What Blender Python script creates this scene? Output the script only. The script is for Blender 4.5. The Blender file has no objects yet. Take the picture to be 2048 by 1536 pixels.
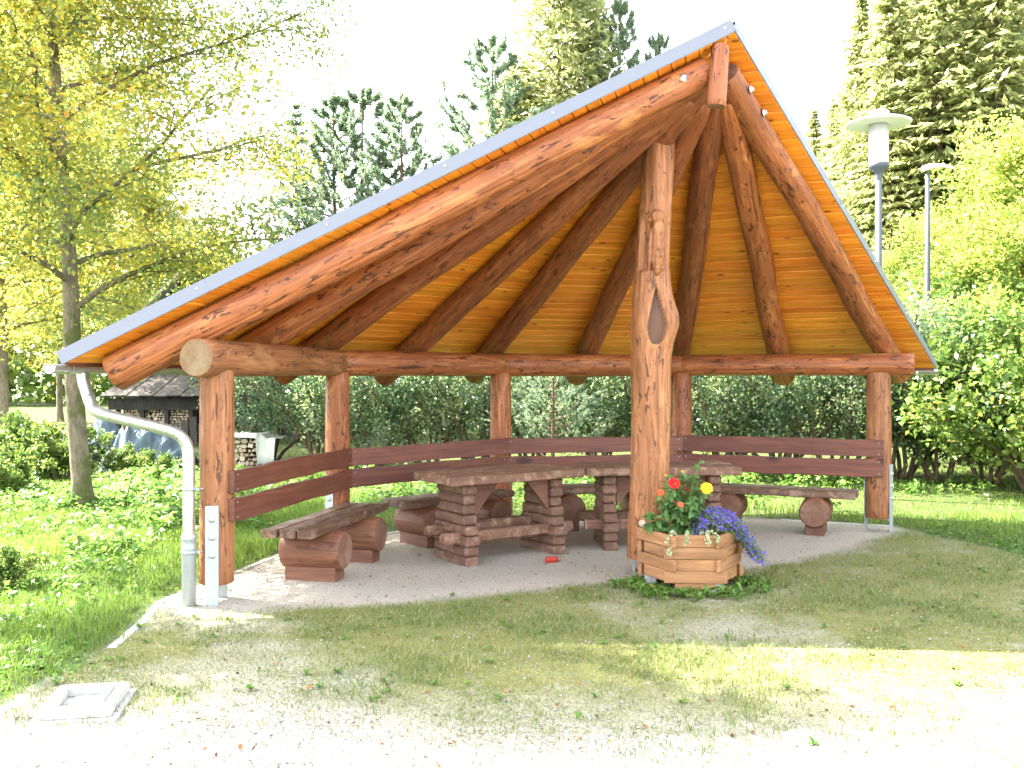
import bpy, math, random
import numpy as np
from mathutils import Vector, Matrix, Quaternion

random.seed(7)
rng = np.random.default_rng(11)
PI = math.pi
scene = bpy.context.scene
C = scene.collection

# ------------------------------------------------------------------ camera, sky, sun, exposure
CAMH = 1.65
cam_d = bpy.data.cameras.new('camera')
cam = bpy.data.objects.new('camera', cam_d)
C.objects.link(cam)
cam.location = (0, 0, CAMH)
cam.rotation_euler = (PI / 2, 0, 0)
cam_d.sensor_width = 36
cam_d.lens = 36 * 1840 / 2048
cam_d.shift_y = -14 / 2048
cam_d.clip_start = 0.05
cam_d.clip_end = 800
scene.camera = cam

SUN = Vector((-0.92, 0.35, 1.0)).normalized()
world = bpy.data.worlds.new('World')
scene.world = world
world.use_nodes = True
wn = world.node_tree
bg = wn.nodes['Background']
sky = wn.nodes.new('ShaderNodeTexSky')
sky.sky_type = 'NISHITA'
sky.sun_disc = False
sky.sun_elevation = math.asin(SUN.z)
sky.sun_rotation = math.atan2(SUN.x, SUN.y)
sky.dust_density = 1.3
sky.air_density = 1.0
hs = wn.nodes.new('ShaderNodeHueSaturation')
hs.inputs['Saturation'].default_value = 0.32
wn.links.new(sky.outputs[0], hs.inputs['Color'])
wn.links.new(hs.outputs[0], bg.inputs['Color'])
bg.inputs['Strength'].default_value = 0.15
sun_d = bpy.data.lights.new('sun', 'SUN')
sun_d.energy = 5.0
sun_d.angle = math.radians(0.55)
sun_d.color = (1.0, 0.95, 0.86)
sun_o = bpy.data.objects.new('sun', sun_d)
C.objects.link(sun_o)
sun_o.location = (-20, 10, 25)
sun_o.rotation_euler = (-SUN).to_track_quat('-Z', 'Y').to_euler()
vs = scene.view_settings
vs.view_transform = 'Standard'
vs.look = 'None'
vs.gamma = 1.0
vs.use_curve_mapping = False
vs.exposure = 3.3
scene.cycles.max_bounces = 6
scene.cycles.diffuse_bounces = 3
scene.cycles.transparent_max_bounces = 6
scene.cycles.transmission_bounces = 4
scene.cycles.use_adaptive_sampling = True
scene.cycles.adaptive_threshold = 0.025
scene.cycles.caustics_reflective = False
scene.cycles.caustics_refractive = False

# ------------------------------------------------------------------ small helpers
WM = {}

def link(o, mw=None, parent=None):
    C.objects.link(o)
    if mw is None:
        mw = Matrix.Identity(4)
    elif isinstance(mw, (tuple, list, Vector)):
        mw = Matrix.Translation(mw)
    WM[o.name] = mw.copy()
    if parent is not None:
        o.parent = parent
        o.matrix_basis = WM[parent.name].inverted() @ mw
    else:
        o.matrix_basis = mw
    return o

def obj(name, me, mw=None, parent=None):
    return link(bpy.data.objects.new(name, me), mw, parent)

def tag(o, label, cat, group=None, kind=None):
    o['label'] = label
    o['category'] = cat
    if group:
        o['group'] = group
    if kind:
        o['kind'] = kind
    return o

def thing(name, label, cat, mw=(0, 0, 0), group=None):
    e = bpy.data.objects.new(name, None)
    e.empty_display_size = 0.2
    return tag(link(e, mw), label, cat, group)

def np_mesh(name, V, F, mat, rnd=None, smooth=False, attr='rnd'):
    V = np.asarray(V, np.float32)
    F = np.asarray(F, np.int32)
    me = bpy.data.meshes.new(name)
    me.vertices.add(len(V))
    me.vertices.foreach_set('co', V.ravel())
    n, k = F.shape
    me.loops.add(n * k)
    me.loops.foreach_set('vertex_index', F.ravel())
    me.polygons.add(n)
    me.polygons.foreach_set('loop_start', np.arange(n, dtype=np.int32) * k)
    if smooth:
        me.polygons.foreach_set('use_smooth', np.ones(n, bool))
    if rnd is not None:
        a = me.attributes.new(attr, 'FLOAT', 'FACE')
        a.data.foreach_set('value', np.asarray(rnd, np.float32))
    me.update(calc_edges=True)
    if mat:
        me.materials.append(mat)
    return me

class MB:
    """collects polygons, builds one mesh"""
    def __init__(s):
        s.v, s.f, s.m, s.sm = [], [], [], []
    def add(s, vs, fs, m=0, smooth=False):
        o = len(s.v)
        s.v += [tuple(p) for p in vs]
        for f in fs:
            s.f.append([i + o for i in f])
            s.m.append(m)
            s.sm.append(smooth)
    def box(s, x0, x1, y0, y1, z0, z1, m=0, mat=None, ch=0.0):
        if ch <= 0:
            vs = [Vector(p) for p in [(x0,y0,z0),(x1,y0,z0),(x1,y1,z0),(x0,y1,z0),(x0,y0,z1),(x1,y0,z1),(x1,y1,z1),(x0,y1,z1)]]
            fs = [(0,3,2,1),(4,5,6,7),(0,1,5,4),(1,2,6,5),(2,3,7,6),(3,0,4,7)]
        else:
            vs, fs = [], []
            for x, i in ((x0, 0), (x0 + ch, 1), (x1 - ch, 1), (x1, 0)):
                c2 = ch if i == 0 else 0
                a, b, c, d = y0 + c2, y1 - c2, z0 + c2, z1 - c2
                k = ch if i else ch * 0.3
                vs += [Vector(p) for p in [(x,a+k,c),(x,b-k,c),(x,b,c+k),(x,b,d-k),(x,b-k,d),(x,a+k,d),(x,a,d-k),(x,a,c+k)]]
            for r in range(3):
                for q in range(8):
                    fs.append((r*8+q, r*8+(q+1)%8, r*8+8+(q+1)%8, r*8+8+q))
            fs.append(tuple(range(7, -1, -1)))
            fs.append(tuple(range(24, 32)))
        if mat is not None:
            vs = [mat @ p for p in vs]
        s.add(vs, fs, m)
    def prism(s, pts, z0, z1, m=0, mat=None):
        n = len(pts)
        vs = [Vector((p[0], p[1], z0)) for p in pts] + [Vector((p[0], p[1], z1)) for p in pts]
        if mat is not None:
            vs = [mat @ p for p in vs]
        fs = [tuple(range(n - 1, -1, -1)), tuple(range(n, 2 * n))]
        fs += [(i, (i + 1) % n, n + (i + 1) % n, n + i) for i in range(n)]
        s.add(vs, fs, m)
    def tube(s, pts, rad, seg=12, cap=True, m=0, smooth=True):
        pts = [Vector(p) for p in pts]
        n = len(pts)
        if not hasattr(rad, '__len__'):
            rad = [rad] * n
        vs, fs = [], []
        up = None
        for i, p in enumerate(pts):
            t = (pts[min(i + 1, n - 1)] - pts[max(i - 1, 0)]).normalized()
            if up is None:
                up = Vector((0, 0, 1)) if abs(t.z) < 0.9 else Vector((1, 0, 0))
            a = t.cross(up)
            if a.length < 1e-5:
                a = t.orthogonal()
            a.normalize()
            b = a.cross(t).normalized()
            up = b
            for k in range(seg):
                w = 2 * PI * k / seg
                vs.append(p + (a * math.cos(w) + b * math.sin(w)) * rad[i])
        for i in range(n - 1):
            for k in range(seg):
                fs.append((i*seg+k, i*seg+(k+1)%seg, (i+1)*seg+(k+1)%seg, (i+1)*seg+k))
        s.add(vs, fs, m, smooth)
        if cap:
            o = len(s.v) - n * seg
            s.f.append([o + k for k in range(seg - 1, -1, -1)]); s.m.append(m); s.sm.append(False)
            s.f.append([o + (n-1)*seg + k for k in range(seg)]); s.m.append(m); s.sm.append(False)
    def lathe(s, prof, seg=24, m=0, mat=None, smooth=True):
        vs, fs = [], []
        for r, z in prof:
            for k in range(seg):
                w = 2 * PI * k / seg
                p = Vector((r * math.cos(w), r * math.sin(w), z))
                vs.append(mat @ p if mat is not None else p)
        for i in range(len(prof) - 1):
            for k in range(seg):
                fs.append((i*seg+k, i*seg+(k+1)%seg, (i+1)*seg+(k+1)%seg, (i+1)*seg+k))
        s.add(vs, fs, m, smooth)
    def mesh(s, name, *mats):
        me = bpy.data.meshes.new(name)
        me.from_pydata(s.v, [], s.f)
        for mt in mats:
            me.materials.append(mt)
        me.polygons.foreach_set('material_index', s.m)
        me.polygons.foreach_set('use_smooth', s.sm)
        me.update()
        return me

class Wob:
    """cheap smooth 1-D / 2-D noise from sines"""
    def __init__(s, seed, n=5, base=1.0):
        r = random.Random(seed)
        s.c = [(r.uniform(0.6, 1.6) * base * (1.6 ** k), r.uniform(0, 7), r.uniform(-2, 2), 0.75 ** k) for k in range(n)]
        s.t = sum(c[3] for c in s.c)
    def __call__(s, x, y=0.0):
        return sum(a * math.sin(f * x + p + g * y) for f, p, g, a in s.c) / s.t

def n2(x, y, seed=0, base=1.0, octs=4):
    """numpy 2-D value-ish noise, about -1..1"""
    r = np.random.default_rng(seed)
    out = np.zeros_like(x, dtype=float)
    tot = 0
    for o in range(octs):
        f = base * 2 ** o
        for k in range(3):
            a = r.uniform(0, PI)
            ff = f * r.uniform(0.7, 1.4)
            out += 0.6 ** o * np.sin(ff * (x * np.cos(a) + y * np.sin(a)) + r.uniform(0, 7) + 1.7 * np.sin(ff * 0.6 * (y * np.cos(a) - x * np.sin(a)) + r.uniform(0, 7)))
        tot += 0.6 ** o * 1.7
    return out / tot

# ------------------------------------------------------------------ materials
def mat_new(name):
    m = bpy.data.materials.new(name)
    m.use_nodes = True
    nt = m.node_tree
    return m, nt, nt.nodes['Principled BSDF']

def N(nt, t, **kw):
    n = nt.nodes.new(t)
    for k, v in kw.items():
        if hasattr(n, k):
            setattr(n, k, v)
        else:
            n.inputs[k].default_value = v
    return n

def L(nt, a, b):
    nt.links.new(a, b)

def ramp(nt, fac, stops, interp='LINEAR'):
    r = nt.nodes.new('ShaderNodeValToRGB')
    r.color_ramp.interpolation = interp
    e = r.color_ramp.elements
    while len(e) < len(stops):
        e.new(0.5)
    for el, (p, c) in zip(e, stops):
        el.position = p
        el.color = (*c, 1) if len(c) == 3 else c
    if fac is not None:
        nt.links.new(fac, r.inputs[0])
    return r.outputs[0]

def noise(nt, vec, scale, detail=5, rough=0.55, dist=0.0):
    n = nt.nodes.new('ShaderNodeTexNoise')
    n.inputs['Scale'].default_value = scale
    n.inputs['Detail'].default_value = detail
    n.inputs['Roughness'].default_value = rough
    n.inputs['Distortion'].default_value = dist
    if vec is not None:
        nt.links.new(vec, n.inputs['Vector'])
    return n.outputs['Fac']

def mapping(nt, vec, scale):
    m = nt.nodes.new('ShaderNodeMapping')
    m.inputs['Scale'].default_value = scale
    nt.links.new(vec, m.inputs['Vector'])
    return m.outputs[0]

def mix(nt, fac, a, b, mode='MIX'):
    m = nt.nodes.new('ShaderNodeMix')
    m.data_type = 'RGBA'
    m.blend_type = mode
    for s, v in ((m.inputs[0], fac), (m.inputs[6], a), (m.inputs[7], b)):
        if isinstance(v, (int, float)):
            s.default_value = v
        elif isinstance(v, tuple):
            s.default_value = (*v, 1) if len(v) == 3 else v
        else:
            nt.links.new(v, s)
    return m.outputs[2]

def math_n(nt, op, a, b=None, clamp=False):
    m = nt.nodes.new('ShaderNodeMath')
    m.operation = op
    m.use_clamp = clamp
    for s, v in ((m.inputs[0], a), (m.inputs[1], b)):
        if v is None:
            continue
        if isinstance(v, (int, float)):
            s.default_value = v
        else:
            nt.links.new(v, s)
    return m.outputs[0]

def bump(nt, h, strength, dist, bsdf):
    b = nt.nodes.new('ShaderNodeBump')
    b.inputs['Strength'].default_value = strength
    b.inputs['Distance'].default_value = dist
    nt.links.new(h, b.inputs['Height'])
    nt.links.new(b.outputs[0], bsdf.inputs['Normal'])

def obj_vec(nt, spread=13.0):
    """object coordinates shifted by a random amount per object"""
    tc = nt.nodes.new('ShaderNodeTexCoord')
    oi = nt.nodes.new('ShaderNodeObjectInfo')
    k = math_n(nt, 'MULTIPLY', oi.outputs['Random'], spread)
    v = nt.nodes.new('ShaderNodeVectorMath')
    v.operation = 'ADD'
    nt.links.new(tc.outputs['Object'], v.inputs[0])
    nt.links.new(k, v.inputs[1])
    return v.outputs[0], oi.outputs['Random'], tc.outputs['Object']

def wood_mat(name, base, dark, light, axis='Z', rough=0.6, patch=0.0, var=0.25, knots=0.0, grain=1.0, spec=0.35, worn=None, wornamt=0.0, hue=0.0):
    m, nt, b = mat_new(name)
    vec, rnd, raw = obj_vec(nt)
    st = {'Z': (1, 1, 0.06), 'X': (0.06, 1, 1), 'Y': (1, 0.06, 1)}[axis]
    st2 = {'Z': (1, 1, 0.22), 'X': (0.22, 1, 1), 'Y': (1, 0.22, 1)}[axis]
    g = noise(nt, mapping(nt, vec, st), 38 * grain, 6, 0.65, 0.4)
    g2 = noise(nt, mapping(nt, vec, st2), 5, 4, 0.6, 0.5)
    col = ramp(nt, g, [(0.25, dark), (0.55, base), (0.8, light)])
    col = mix(nt, math_n(nt, 'MULTIPLY', ramp(nt, g2, [(0.38, (0, 0, 0)), (0.72, (1, 1, 1))]), 0.55), col, dark)
    if patch > 0:
        p = noise(nt, mapping(nt, vec, {'Z': (1, 1, 0.28), 'X': (0.28, 1, 1), 'Y': (1, 0.28, 1)}[axis]), 23, 4, 0.62, 0.9)
        col = mix(nt, ramp(nt, p, [(0.585, (0, 0, 0)), (0.61, (patch,) * 3)]), col, tuple(x * 0.42 for x in dark))
        p2 = noise(nt, mapping(nt, vec, {'Z': (1, 1, 0.3), 'X': (0.3, 1, 1), 'Y': (1, 0.3, 1)}[axis]), 6.5, 5, 0.6, 1.0)
        col = mix(nt, ramp(nt, p2, [(0.56, (0, 0, 0)), (0.66, (patch * 0.5,) * 3)]), col, light)
        p3 = noise(nt, mapping(nt, vec, st), 22, 3, 0.6, 0.3)
        col = mix(nt, ramp(nt, p3, [(0.66, (0, 0, 0)), (0.69, (0.8,) * 3)]), col, tuple(x * 0.35 for x in dark))
    if knots > 0:
        vo = nt.nodes.new('ShaderNodeTexVoronoi')
        vo.inputs['Scale'].default_value = knots
        L(nt, mapping(nt, vec, {'Z': (1, 1, 0.45), 'X': (0.45, 1, 1), 'Y': (1, 0.45, 1)}[axis]), vo.inputs['Vector'])
        col = mix(nt, ramp(nt, vo.outputs['Distance'], [(0.09, (0.85,) * 3), (0.16, (0, 0, 0))]), col, tuple(x * 0.3 for x in dark))
    if worn is not None:
        w = noise(nt, vec, 9, 6, 0.7, 0.6)
        col = mix(nt, ramp(nt, w, [(0.5, (0, 0, 0)), (0.66, (wornamt,) * 3)]), col, worn)
    hv = nt.nodes.new('ShaderNodeHueSaturation')
    L(nt, col, hv.inputs['Color'])
    L(nt, math_n(nt, 'ADD', math_n(nt, 'MULTIPLY', rnd, 2 * var), 1 - var), hv.inputs['Value'])
    if hue:
        r2 = math_n(nt, 'FRACT', math_n(nt, 'MULTIPLY', rnd, 17.3))
        L(nt, math_n(nt, 'ADD', math_n(nt, 'MULTIPLY', r2, 2 * hue), 0.5 - hue), hv.inputs['Hue'])
    L(nt, hv.outputs[0], b.inputs['Base Color'])
    rr = ramp(nt, g2, [(0.3, (rough - 0.12,) * 3), (0.7, (min(1, rough + 0.12),) * 3)])
    L(nt, rr, b.inputs['Roughness'])
    b.inputs['Specular IOR Level'].default_value = spec
    bump(nt, math_n(nt, 'ADD', g, math_n(nt, 'MULTIPLY', g2, 2.0)), 0.35, 0.006, b)
    return m

def endgrain_mat(name, base, dark, light):
    m, nt, b = mat_new(name)
    vec, rnd, raw = obj_vec(nt, 5)
    sp = nt.nodes.new('ShaderNodeSeparateXYZ')
    L(nt, raw, sp.inputs[0])
    r = math_n(nt, 'SQRT', math_n(nt, 'ADD', math_n(nt, 'POWER', sp.outputs[0], 2), math_n(nt, 'POWER', sp.outputs[1], 2)))
    nz = noise(nt, vec, 7, 4, 0.6)
    w = math_n(nt, 'SINE', math_n(nt, 'ADD', math_n(nt, 'MULTIPLY', r, 520), math_n(nt, 'MULTIPLY', nz, 9)))
    col = mix(nt, math_n(nt, 'MULTIPLY', math_n(nt, 'ADD', w, 1), 0.22), base, dark)
    col = mix(nt, ramp(nt, nz, [(0.42, (0, 0, 0)), (0.68, (0.85,) * 3)]), col, light)
    an = math_n(nt, 'ARCTAN2', sp.outputs[0], sp.outputs[1])
    ck = nt.nodes.new('ShaderNodeCombineXYZ')
    L(nt, math_n(nt, 'MULTIPLY', an, 1.2), ck.inputs[0])
    L(nt, math_n(nt, 'MULTIPLY', r, 0.6), ck.inputs[1])
    L(nt, math_n(nt, 'MULTIPLY', rnd, 31), ck.inputs[2])
    cr = noise(nt, ck.outputs[0], 5, 2, 0.5)
    col = mix(nt, ramp(nt, cr, [(0.495, (0, 0, 0)), (0.5, (0.9,) * 3), (0.507, (0, 0, 0))]), col, tuple(x * 0.12 for x in dark))
    L(nt, col, b.inputs['Base Color'])
    b.inputs['Roughness'].default_value = 0.85
    b.inputs['Specular IOR Level'].default_value = 0.2
    bump(nt, nz, 0.4, 0.01, b)
    return m

def metal_mat(name, col, rough=0.45, metallic=0.8, mott=0.15, scale=30):
    m, nt, b = mat_new(name)
    vec, rnd, raw = obj_vec(nt)
    n = noise(nt, vec, scale, 5, 0.65)
    c = mix(nt, n, tuple(x * (1 - mott) for x in col), tuple(min(1, x * (1 + mott)) for x in col))
    L(nt, c, b.inputs['Base Color'])
    b.inputs['Metallic'].default_value = metallic
    L(nt, ramp(nt, n, [(0.3, (rough - 0.1,) * 3), (0.75, (rough + 0.12,) * 3)]), b.inputs['Roughness'])
    return m

def plain_mat(name, col, rough=0.7, var=0.2, scale=20, bumpd=0.0, metallic=0.0):
    m, nt, b = mat_new(name)
    vec, rnd, raw = obj_vec(nt)
    n = noise(nt, vec, scale, 6, 0.65)
    c = ramp(nt, n, [(0.25, tuple(x * (1 - var) for x in col)), (0.75, tuple(min(1, x * (1 + var)) for x in col))])
    L(nt, c, b.inputs['Base Color'])
    b.inputs['Roughness'].default_value = rough
    b.inputs['Metallic'].default_value = metallic
    b.inputs['Specular IOR Level'].default_value = 0.3
    if bumpd:
        bump(nt, n, 0.6, bumpd, b)
    return m

def leaf_mat(name, stops, trans=0.45, rough=0.55, tsat=1.0, spec=0.3):
    """stops: ramp over the per-leaf random attribute"""
    m, nt, b = mat_new(name)
    at = nt.nodes.new('ShaderNodeAttribute')
    at.attribute_name = 'rnd'
    col = ramp(nt, at.outputs['Fac'], stops)
    L(nt, col, b.inputs['Base Color'])
    b.inputs['Roughness'].default_value = rough
    b.inputs['Specular IOR Level'].default_value = spec
    tr = nt.nodes.new('ShaderNodeBsdfTranslucent')
    hv = nt.nodes.new('ShaderNodeHueSaturation')
    hv.inputs['Hue'].default_value = 0.485
    hv.inputs['Saturation'].default_value = tsat
    hv.inputs['Value'].default_value = 1.55
    L(nt, col, hv.inputs['Color'])
    L(nt, hv.outputs[0], tr.inputs['Color'])
    mx = nt.nodes.new('ShaderNodeMixShader')
    mx.inputs[0].default_value = trans
    out = nt.nodes['Material Output']
    L(nt, b.outputs[0], mx.inputs[1])
    L(nt, tr.outputs[0], mx.inputs[2])
    L(nt, mx.outputs[0], out.inputs['Surface'])
    return m

def bark_mat(name, col, moss=0.0):
    m, nt, b = mat_new(name)
    vec, rnd, raw = obj_vec(nt)
    n = noise(nt, mapping(nt, vec, (1, 1, 0.25)), 24, 7, 0.7, 0.5)
    c = ramp(nt, n, [(0.3, tuple(x * 0.35 for x in col)), (0.6, col), (0.8, tuple(min(1, x * 1.5) for x in col))])
    if moss:
        k = noise(nt, vec, 2.2, 4, 0.6)
        c = mix(nt, ramp(nt, k, [(0.52, (0, 0, 0)), (0.6, (moss,) * 3)]), c, (0.06, 0.08, 0.015))
    L(nt, c, b.inputs['Base Color'])
    b.inputs['Roughness'].default_value = 0.9
    b.inputs['Specular IOR Level'].default_value = 0.15
    bump(nt, n, 0.9, 0.02, b)
    return m

M = {}
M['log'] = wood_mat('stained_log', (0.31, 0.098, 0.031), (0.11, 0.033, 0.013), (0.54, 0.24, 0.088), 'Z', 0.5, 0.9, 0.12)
M['log_shaded'] = wood_mat('stained_log_shaded', (0.24, 0.074, 0.026), (0.085, 0.027, 0.011), (0.40, 0.155, 0.055), 'Z', 0.5, 0.7, 0.14)  # darker copy of the stained log: shade of the inner rafters put into colour
M['log_pale'] = wood_mat('weathered_log', (0.30, 0.12, 0.046), (0.115, 0.042, 0.017), (0.46, 0.23, 0.10), 'Z', 0.6, 0.8, 0.1)
M['end'] = endgrain_mat('log_end_grain', (0.20, 0.115, 0.065), (0.10, 0.055, 0.03), (0.23, 0.18, 0.10))
M['end_dark'] = endgrain_mat('dark_log_end_grain', (0.17, 0.085, 0.055), (0.09, 0.04, 0.027), (0.24, 0.14, 0.10))
M['plank'] = wood_mat('orange_ceiling_plank', (0.72, 0.26, 0.022), (0.48, 0.13, 0.008), (0.86, 0.38, 0.05), 'X', 0.42, 0.0, 0.10, 8.5, 0.8, 0.4, hue=0.006)
M['board'] = wood_mat('red_brown_board', (0.15, 0.050, 0.030), (0.075, 0.026, 0.018), (0.225, 0.085, 0.05), 'X', 0.5, 0.0, 0.16, 3.0)
M['seat'] = wood_mat('weathered_seat_plank', (0.125, 0.065, 0.040), (0.058, 0.030, 0.020), (0.22, 0.13, 0.085), 'X', 0.55, 0.0, 0.15, 0, 1.0, 0.35, (0.32, 0.22, 0.145), 0.75)
M['table'] = wood_mat('worn_table_timber', (0.155, 0.078, 0.047), (0.072, 0.036, 0.024), (0.26, 0.145, 0.095), 'X', 0.6, 0.0, 0.15, 0, 1.0, 0.3, (0.34, 0.225, 0.15), 0.75)
M['benchlog'] = wood_mat('bench_log', (0.165, 0.066, 0.034), (0.08, 0.032, 0.018), (0.26, 0.12, 0.062), 'Z', 0.6, 0.5, 0.1)
M['planter'] = wood_mat('planter_board', (0.31, 0.155, 0.066), (0.16, 0.07, 0.03), (0.43, 0.25, 0.125), 'X', 0.65, 0.0, 0.16, 2.5)
M['zinc'] = metal_mat('zinc_pipe', (0.47, 0.47, 0.44), 0.34, 0.75)
M['galv'] = metal_mat('galvanised_steel', (0.32, 0.355, 0.355), 0.5, 0.35, 0.22, 60)
M['flash'] = metal_mat('grey_verge_sheet', (0.15, 0.16, 0.19), 0.45, 0.25, 0.08, 8)
M['roof'] = plain_mat('roof_sheet', (0.16, 0.17, 0.19), 0.5)
M['darkboard'] = wood_mat('dark_eave_board', (0.10, 0.035, 0.015), (0.05, 0.018, 0.01), (0.15, 0.06, 0.025), 'X', 0.6)
M['bolt'] = metal_mat('bolt_head', (0.55, 0.56, 0.54), 0.35, 0.9)
M['concrete'] = plain_mat('concrete', (0.42, 0.41, 0.38), 0.9, 0.25, 14, 0.004)
# ------------------------------------------------------------------ log and board builders
def log_mesh(name, length, r0, r1, seed, mats, seg=30, crack=None, bend=0.012, rough=0.035, step=0.09, ch=0.012, knob=True):
    """round timber along +Z; slot 0 bark side, slot 1 end grain; crack=(angle, depth, z0, z1)"""
    R = random.Random(seed)
    wa, wb, wc, wd = Wob(seed * 3 + 1, 4, 1.4), Wob(seed * 3 + 2, 3, 0.9), Wob(seed * 3 + 3, 3, 0.9), Wob(seed + 77, 4, 5)
    ang = [2 * PI * k / seg for k in range(seg)]
    ck = None
    if crack:
        ck = crack[0] % (2 * PI)
        cw = 0.05 if crack[1] < 0.02 else 0.085
        ang = [a for a in ang if abs((a - ck + PI) % (2 * PI) - PI) > 2.4 * cw]
        ang += [(ck + d * cw) % (2 * PI) for d in (-2.0, -1.0, 0.0, 1.0, 2.0)]
        ang.sort()
    n = len(ang)
    nz = max(4, int(length / step))
    zs = [0, ch] + [ch + (length - 2 * ch) * i / nz for i in range(1, nz)] + [length - ch, length]
    bumps = [(R.uniform(0.1, 0.9) * length, R.uniform(0, 2 * PI), R.uniform(0.03, 0.09)) for _ in range(int(length * 1.6))] if knob else []
    V = []
    for i, z in enumerate(zs):
        t = z / length
        r = r0 + (r1 - r0) * t
        r *= 1 + 0.02 * wb(z * 2.2)
        ox, oy = bend * wb(z * 1.3) * math.sin(PI * t), bend * wc(z * 1.3) * math.sin(PI * t)
        e = ch * 0.8 if i in (0, len(zs) - 1) else 0
        for a in ang:
            q = r * (1 + rough * (0.6 * wa(2 * math.cos(a) + z * 1.1, 2 * math.sin(a)) + 0.25 * wd(math.cos(a) * 1.5 + z, math.sin(a) * 2)))
            for bz, ba, bh in bumps:
                d2 = ((z - bz) / 0.055) ** 2 + ((((a - ba + PI) % (2 * PI)) - PI) * r / 0.045) ** 2
                if d2 < 6:
                    q += r * bh * math.exp(-d2)
            if ck is not None:
                d = abs((a - ck + PI) % (2 * PI) - PI)
                if d < 0.02 and crack[2] <= z <= crack[3]:
                    q -= crack[1] * (0.55 + 0.45 * wc(z * 3.1)) * min(1, (z - crack[2]) / 0.3, max(0, crack[3] - z) / 0.3 + 0.15)
            V.append(((q - e) * math.cos(a) + ox, (q - e) * math.sin(a) + oy, z))
    mb = MB()
    F = []
    for i in range(len(zs) - 1):
        for k in range(n):
            F.append((i * n + k, i * n + (k + 1) % n, (i + 1) * n + (k + 1) % n, (i + 1) * n + k))
    mb.add(V, F, 0, True)
    m = len(zs)
    # end caps, fanned from a centre point
    mb.add([V[k] for k in range(n)] + [(0, 0, 0)], [(n, (k + 1) % n, k) for k in range(n)], 1)
    mb.add([V[(m - 1) * n + k] for k in range(n)] + [(0, 0, length)], [(n, k, (k + 1) % n) for k in range(n)], 1)
    return mb.mesh(name, *mats)

def aim(p0, p1, roll_to=None):
    """matrix at p0 with local Z towards p1 and local X turned towards roll_to"""
    p0, p1 = Vector(p0), Vector(p1)
    z = (p1 - p0).normalized()
    ref = Vector(roll_to) if roll_to is not None else Vector((0, -1, 0.2))
    x = ref - z * ref.dot(z)
    if x.length < 1e-4:
        x = z.orthogonal()
    x.normalize()
    y = z.cross(x)
    m = Matrix((x, y, z)).transposed().to_4x4()
    m.translation = p0
    return m, (p1 - p0).length

def log_obj(name, p0, p1, r0, r1, seed, mats, parent=None, roll=None, **kw):
    m, ln = aim(p0, p1, roll)
    return obj(name, log_mesh(name, ln, r0, r1, seed, mats, **kw), m, parent)

def board_mesh(name, Ln, W, T, seed, mat, wavy=0.006, ch=0.006, nst=14, arc=0.0):
    """plank: X along (0..Ln), Y thickness (0..T), Z width (0..W)"""
    a, b, c = Wob(seed, 4, 2.2), Wob(seed + 50, 4, 2.2), Wob(seed + 99, 3, 1.5)
    V, F = [], []
    st = [0, ch] + [ch + (Ln - 2 * ch) * i / nst for i in range(1, nst)] + [Ln - ch, Ln]
    for i, x in enumerate(st):
        e = ch * 0.7 if i in (0, len(st) - 1) else 0
        lo = wavy * a(x * 2.0) + arc * math.sin(PI * x / Ln)
        hi = W + wavy * b(x * 2.0) + arc * math.sin(PI * x / Ln)
        y0 = 0.25 * wavy * c(x)
        y1 = T + y0
        y0 += e; y1 -= e; lo += e; hi -= e
        V += [(x, y0 + ch, lo), (x, y1 - ch, lo), (x, y1, lo + ch), (x, y1, hi - ch), (x, y1 - ch, hi), (x, y0 + ch, hi), (x, y0, hi - ch), (x, y0, lo + ch)]
    m = len(st)
    for i in range(m - 1):
        for k in range(8):
            F.append((i * 8 + k, i * 8 + 8 + k, i * 8 + 8 + (k + 1) % 8, i * 8 + (k + 1) % 8))
    F.append(tuple(range(8)))
    F.append(tuple((m - 1) * 8 + k for k in range(7, -1, -1)))
    mb = MB()
    mb.add(V, F)
    return mb.mesh(name, mat)

def frame(o, x, y=None, z=None):
    """matrix from origin and axes (x given; z default up)"""
    x = Vector(x).normalized()
    z = Vector(z) if z is not None else Vector((0, 0, 1))
    y = z.cross(x).normalized()
    z = x.cross(y)
    m = Matrix((x, y, z)).transposed().to_4x4()
    m.translation = Vector(o)
    return m

# ------------------------------------------------------------------ picnic pavilion
HUB = Vector((1.575, 6.963, 0))
RP = 3.752
A0, STEP = 183.0, 33.0
HALF = math.radians(STEP / 2)
TH = math.tan(HALF)
HP = 4.145                      # underside of the planking above the hub
SN = 0.536                      # roof slope across the eave
PHI = math.atan(SN)
CP, SP_ = math.cos(PHI), math.sin(PHI)
RE = 4.66                       # eave corner radius
NE = RE * math.cos(HALF)
QE = NE / CP
DV, DL, DR = 0.165, 0.25, 0.33   # verge overhang past the outer rafters: at the hub, at the left and right eave

def polar(a, r, z=0.0):
    a = math.radians(a)
    return Vector((HUB.x + r * math.cos(a), HUB.y + r * math.sin(a), z))

POST_A = [A0 - STEP * k for k in range(5)]
MID_A = [A0 - STEP * (k + 0.5) for k in range(4)]
P = [polar(a, RP) for a in POST_A]

pav = thing('picnic_pavilion', 'open log picnic shelter with steep orange-planked roof and radiating log rafters', 'pavilion', HUB)

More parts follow.
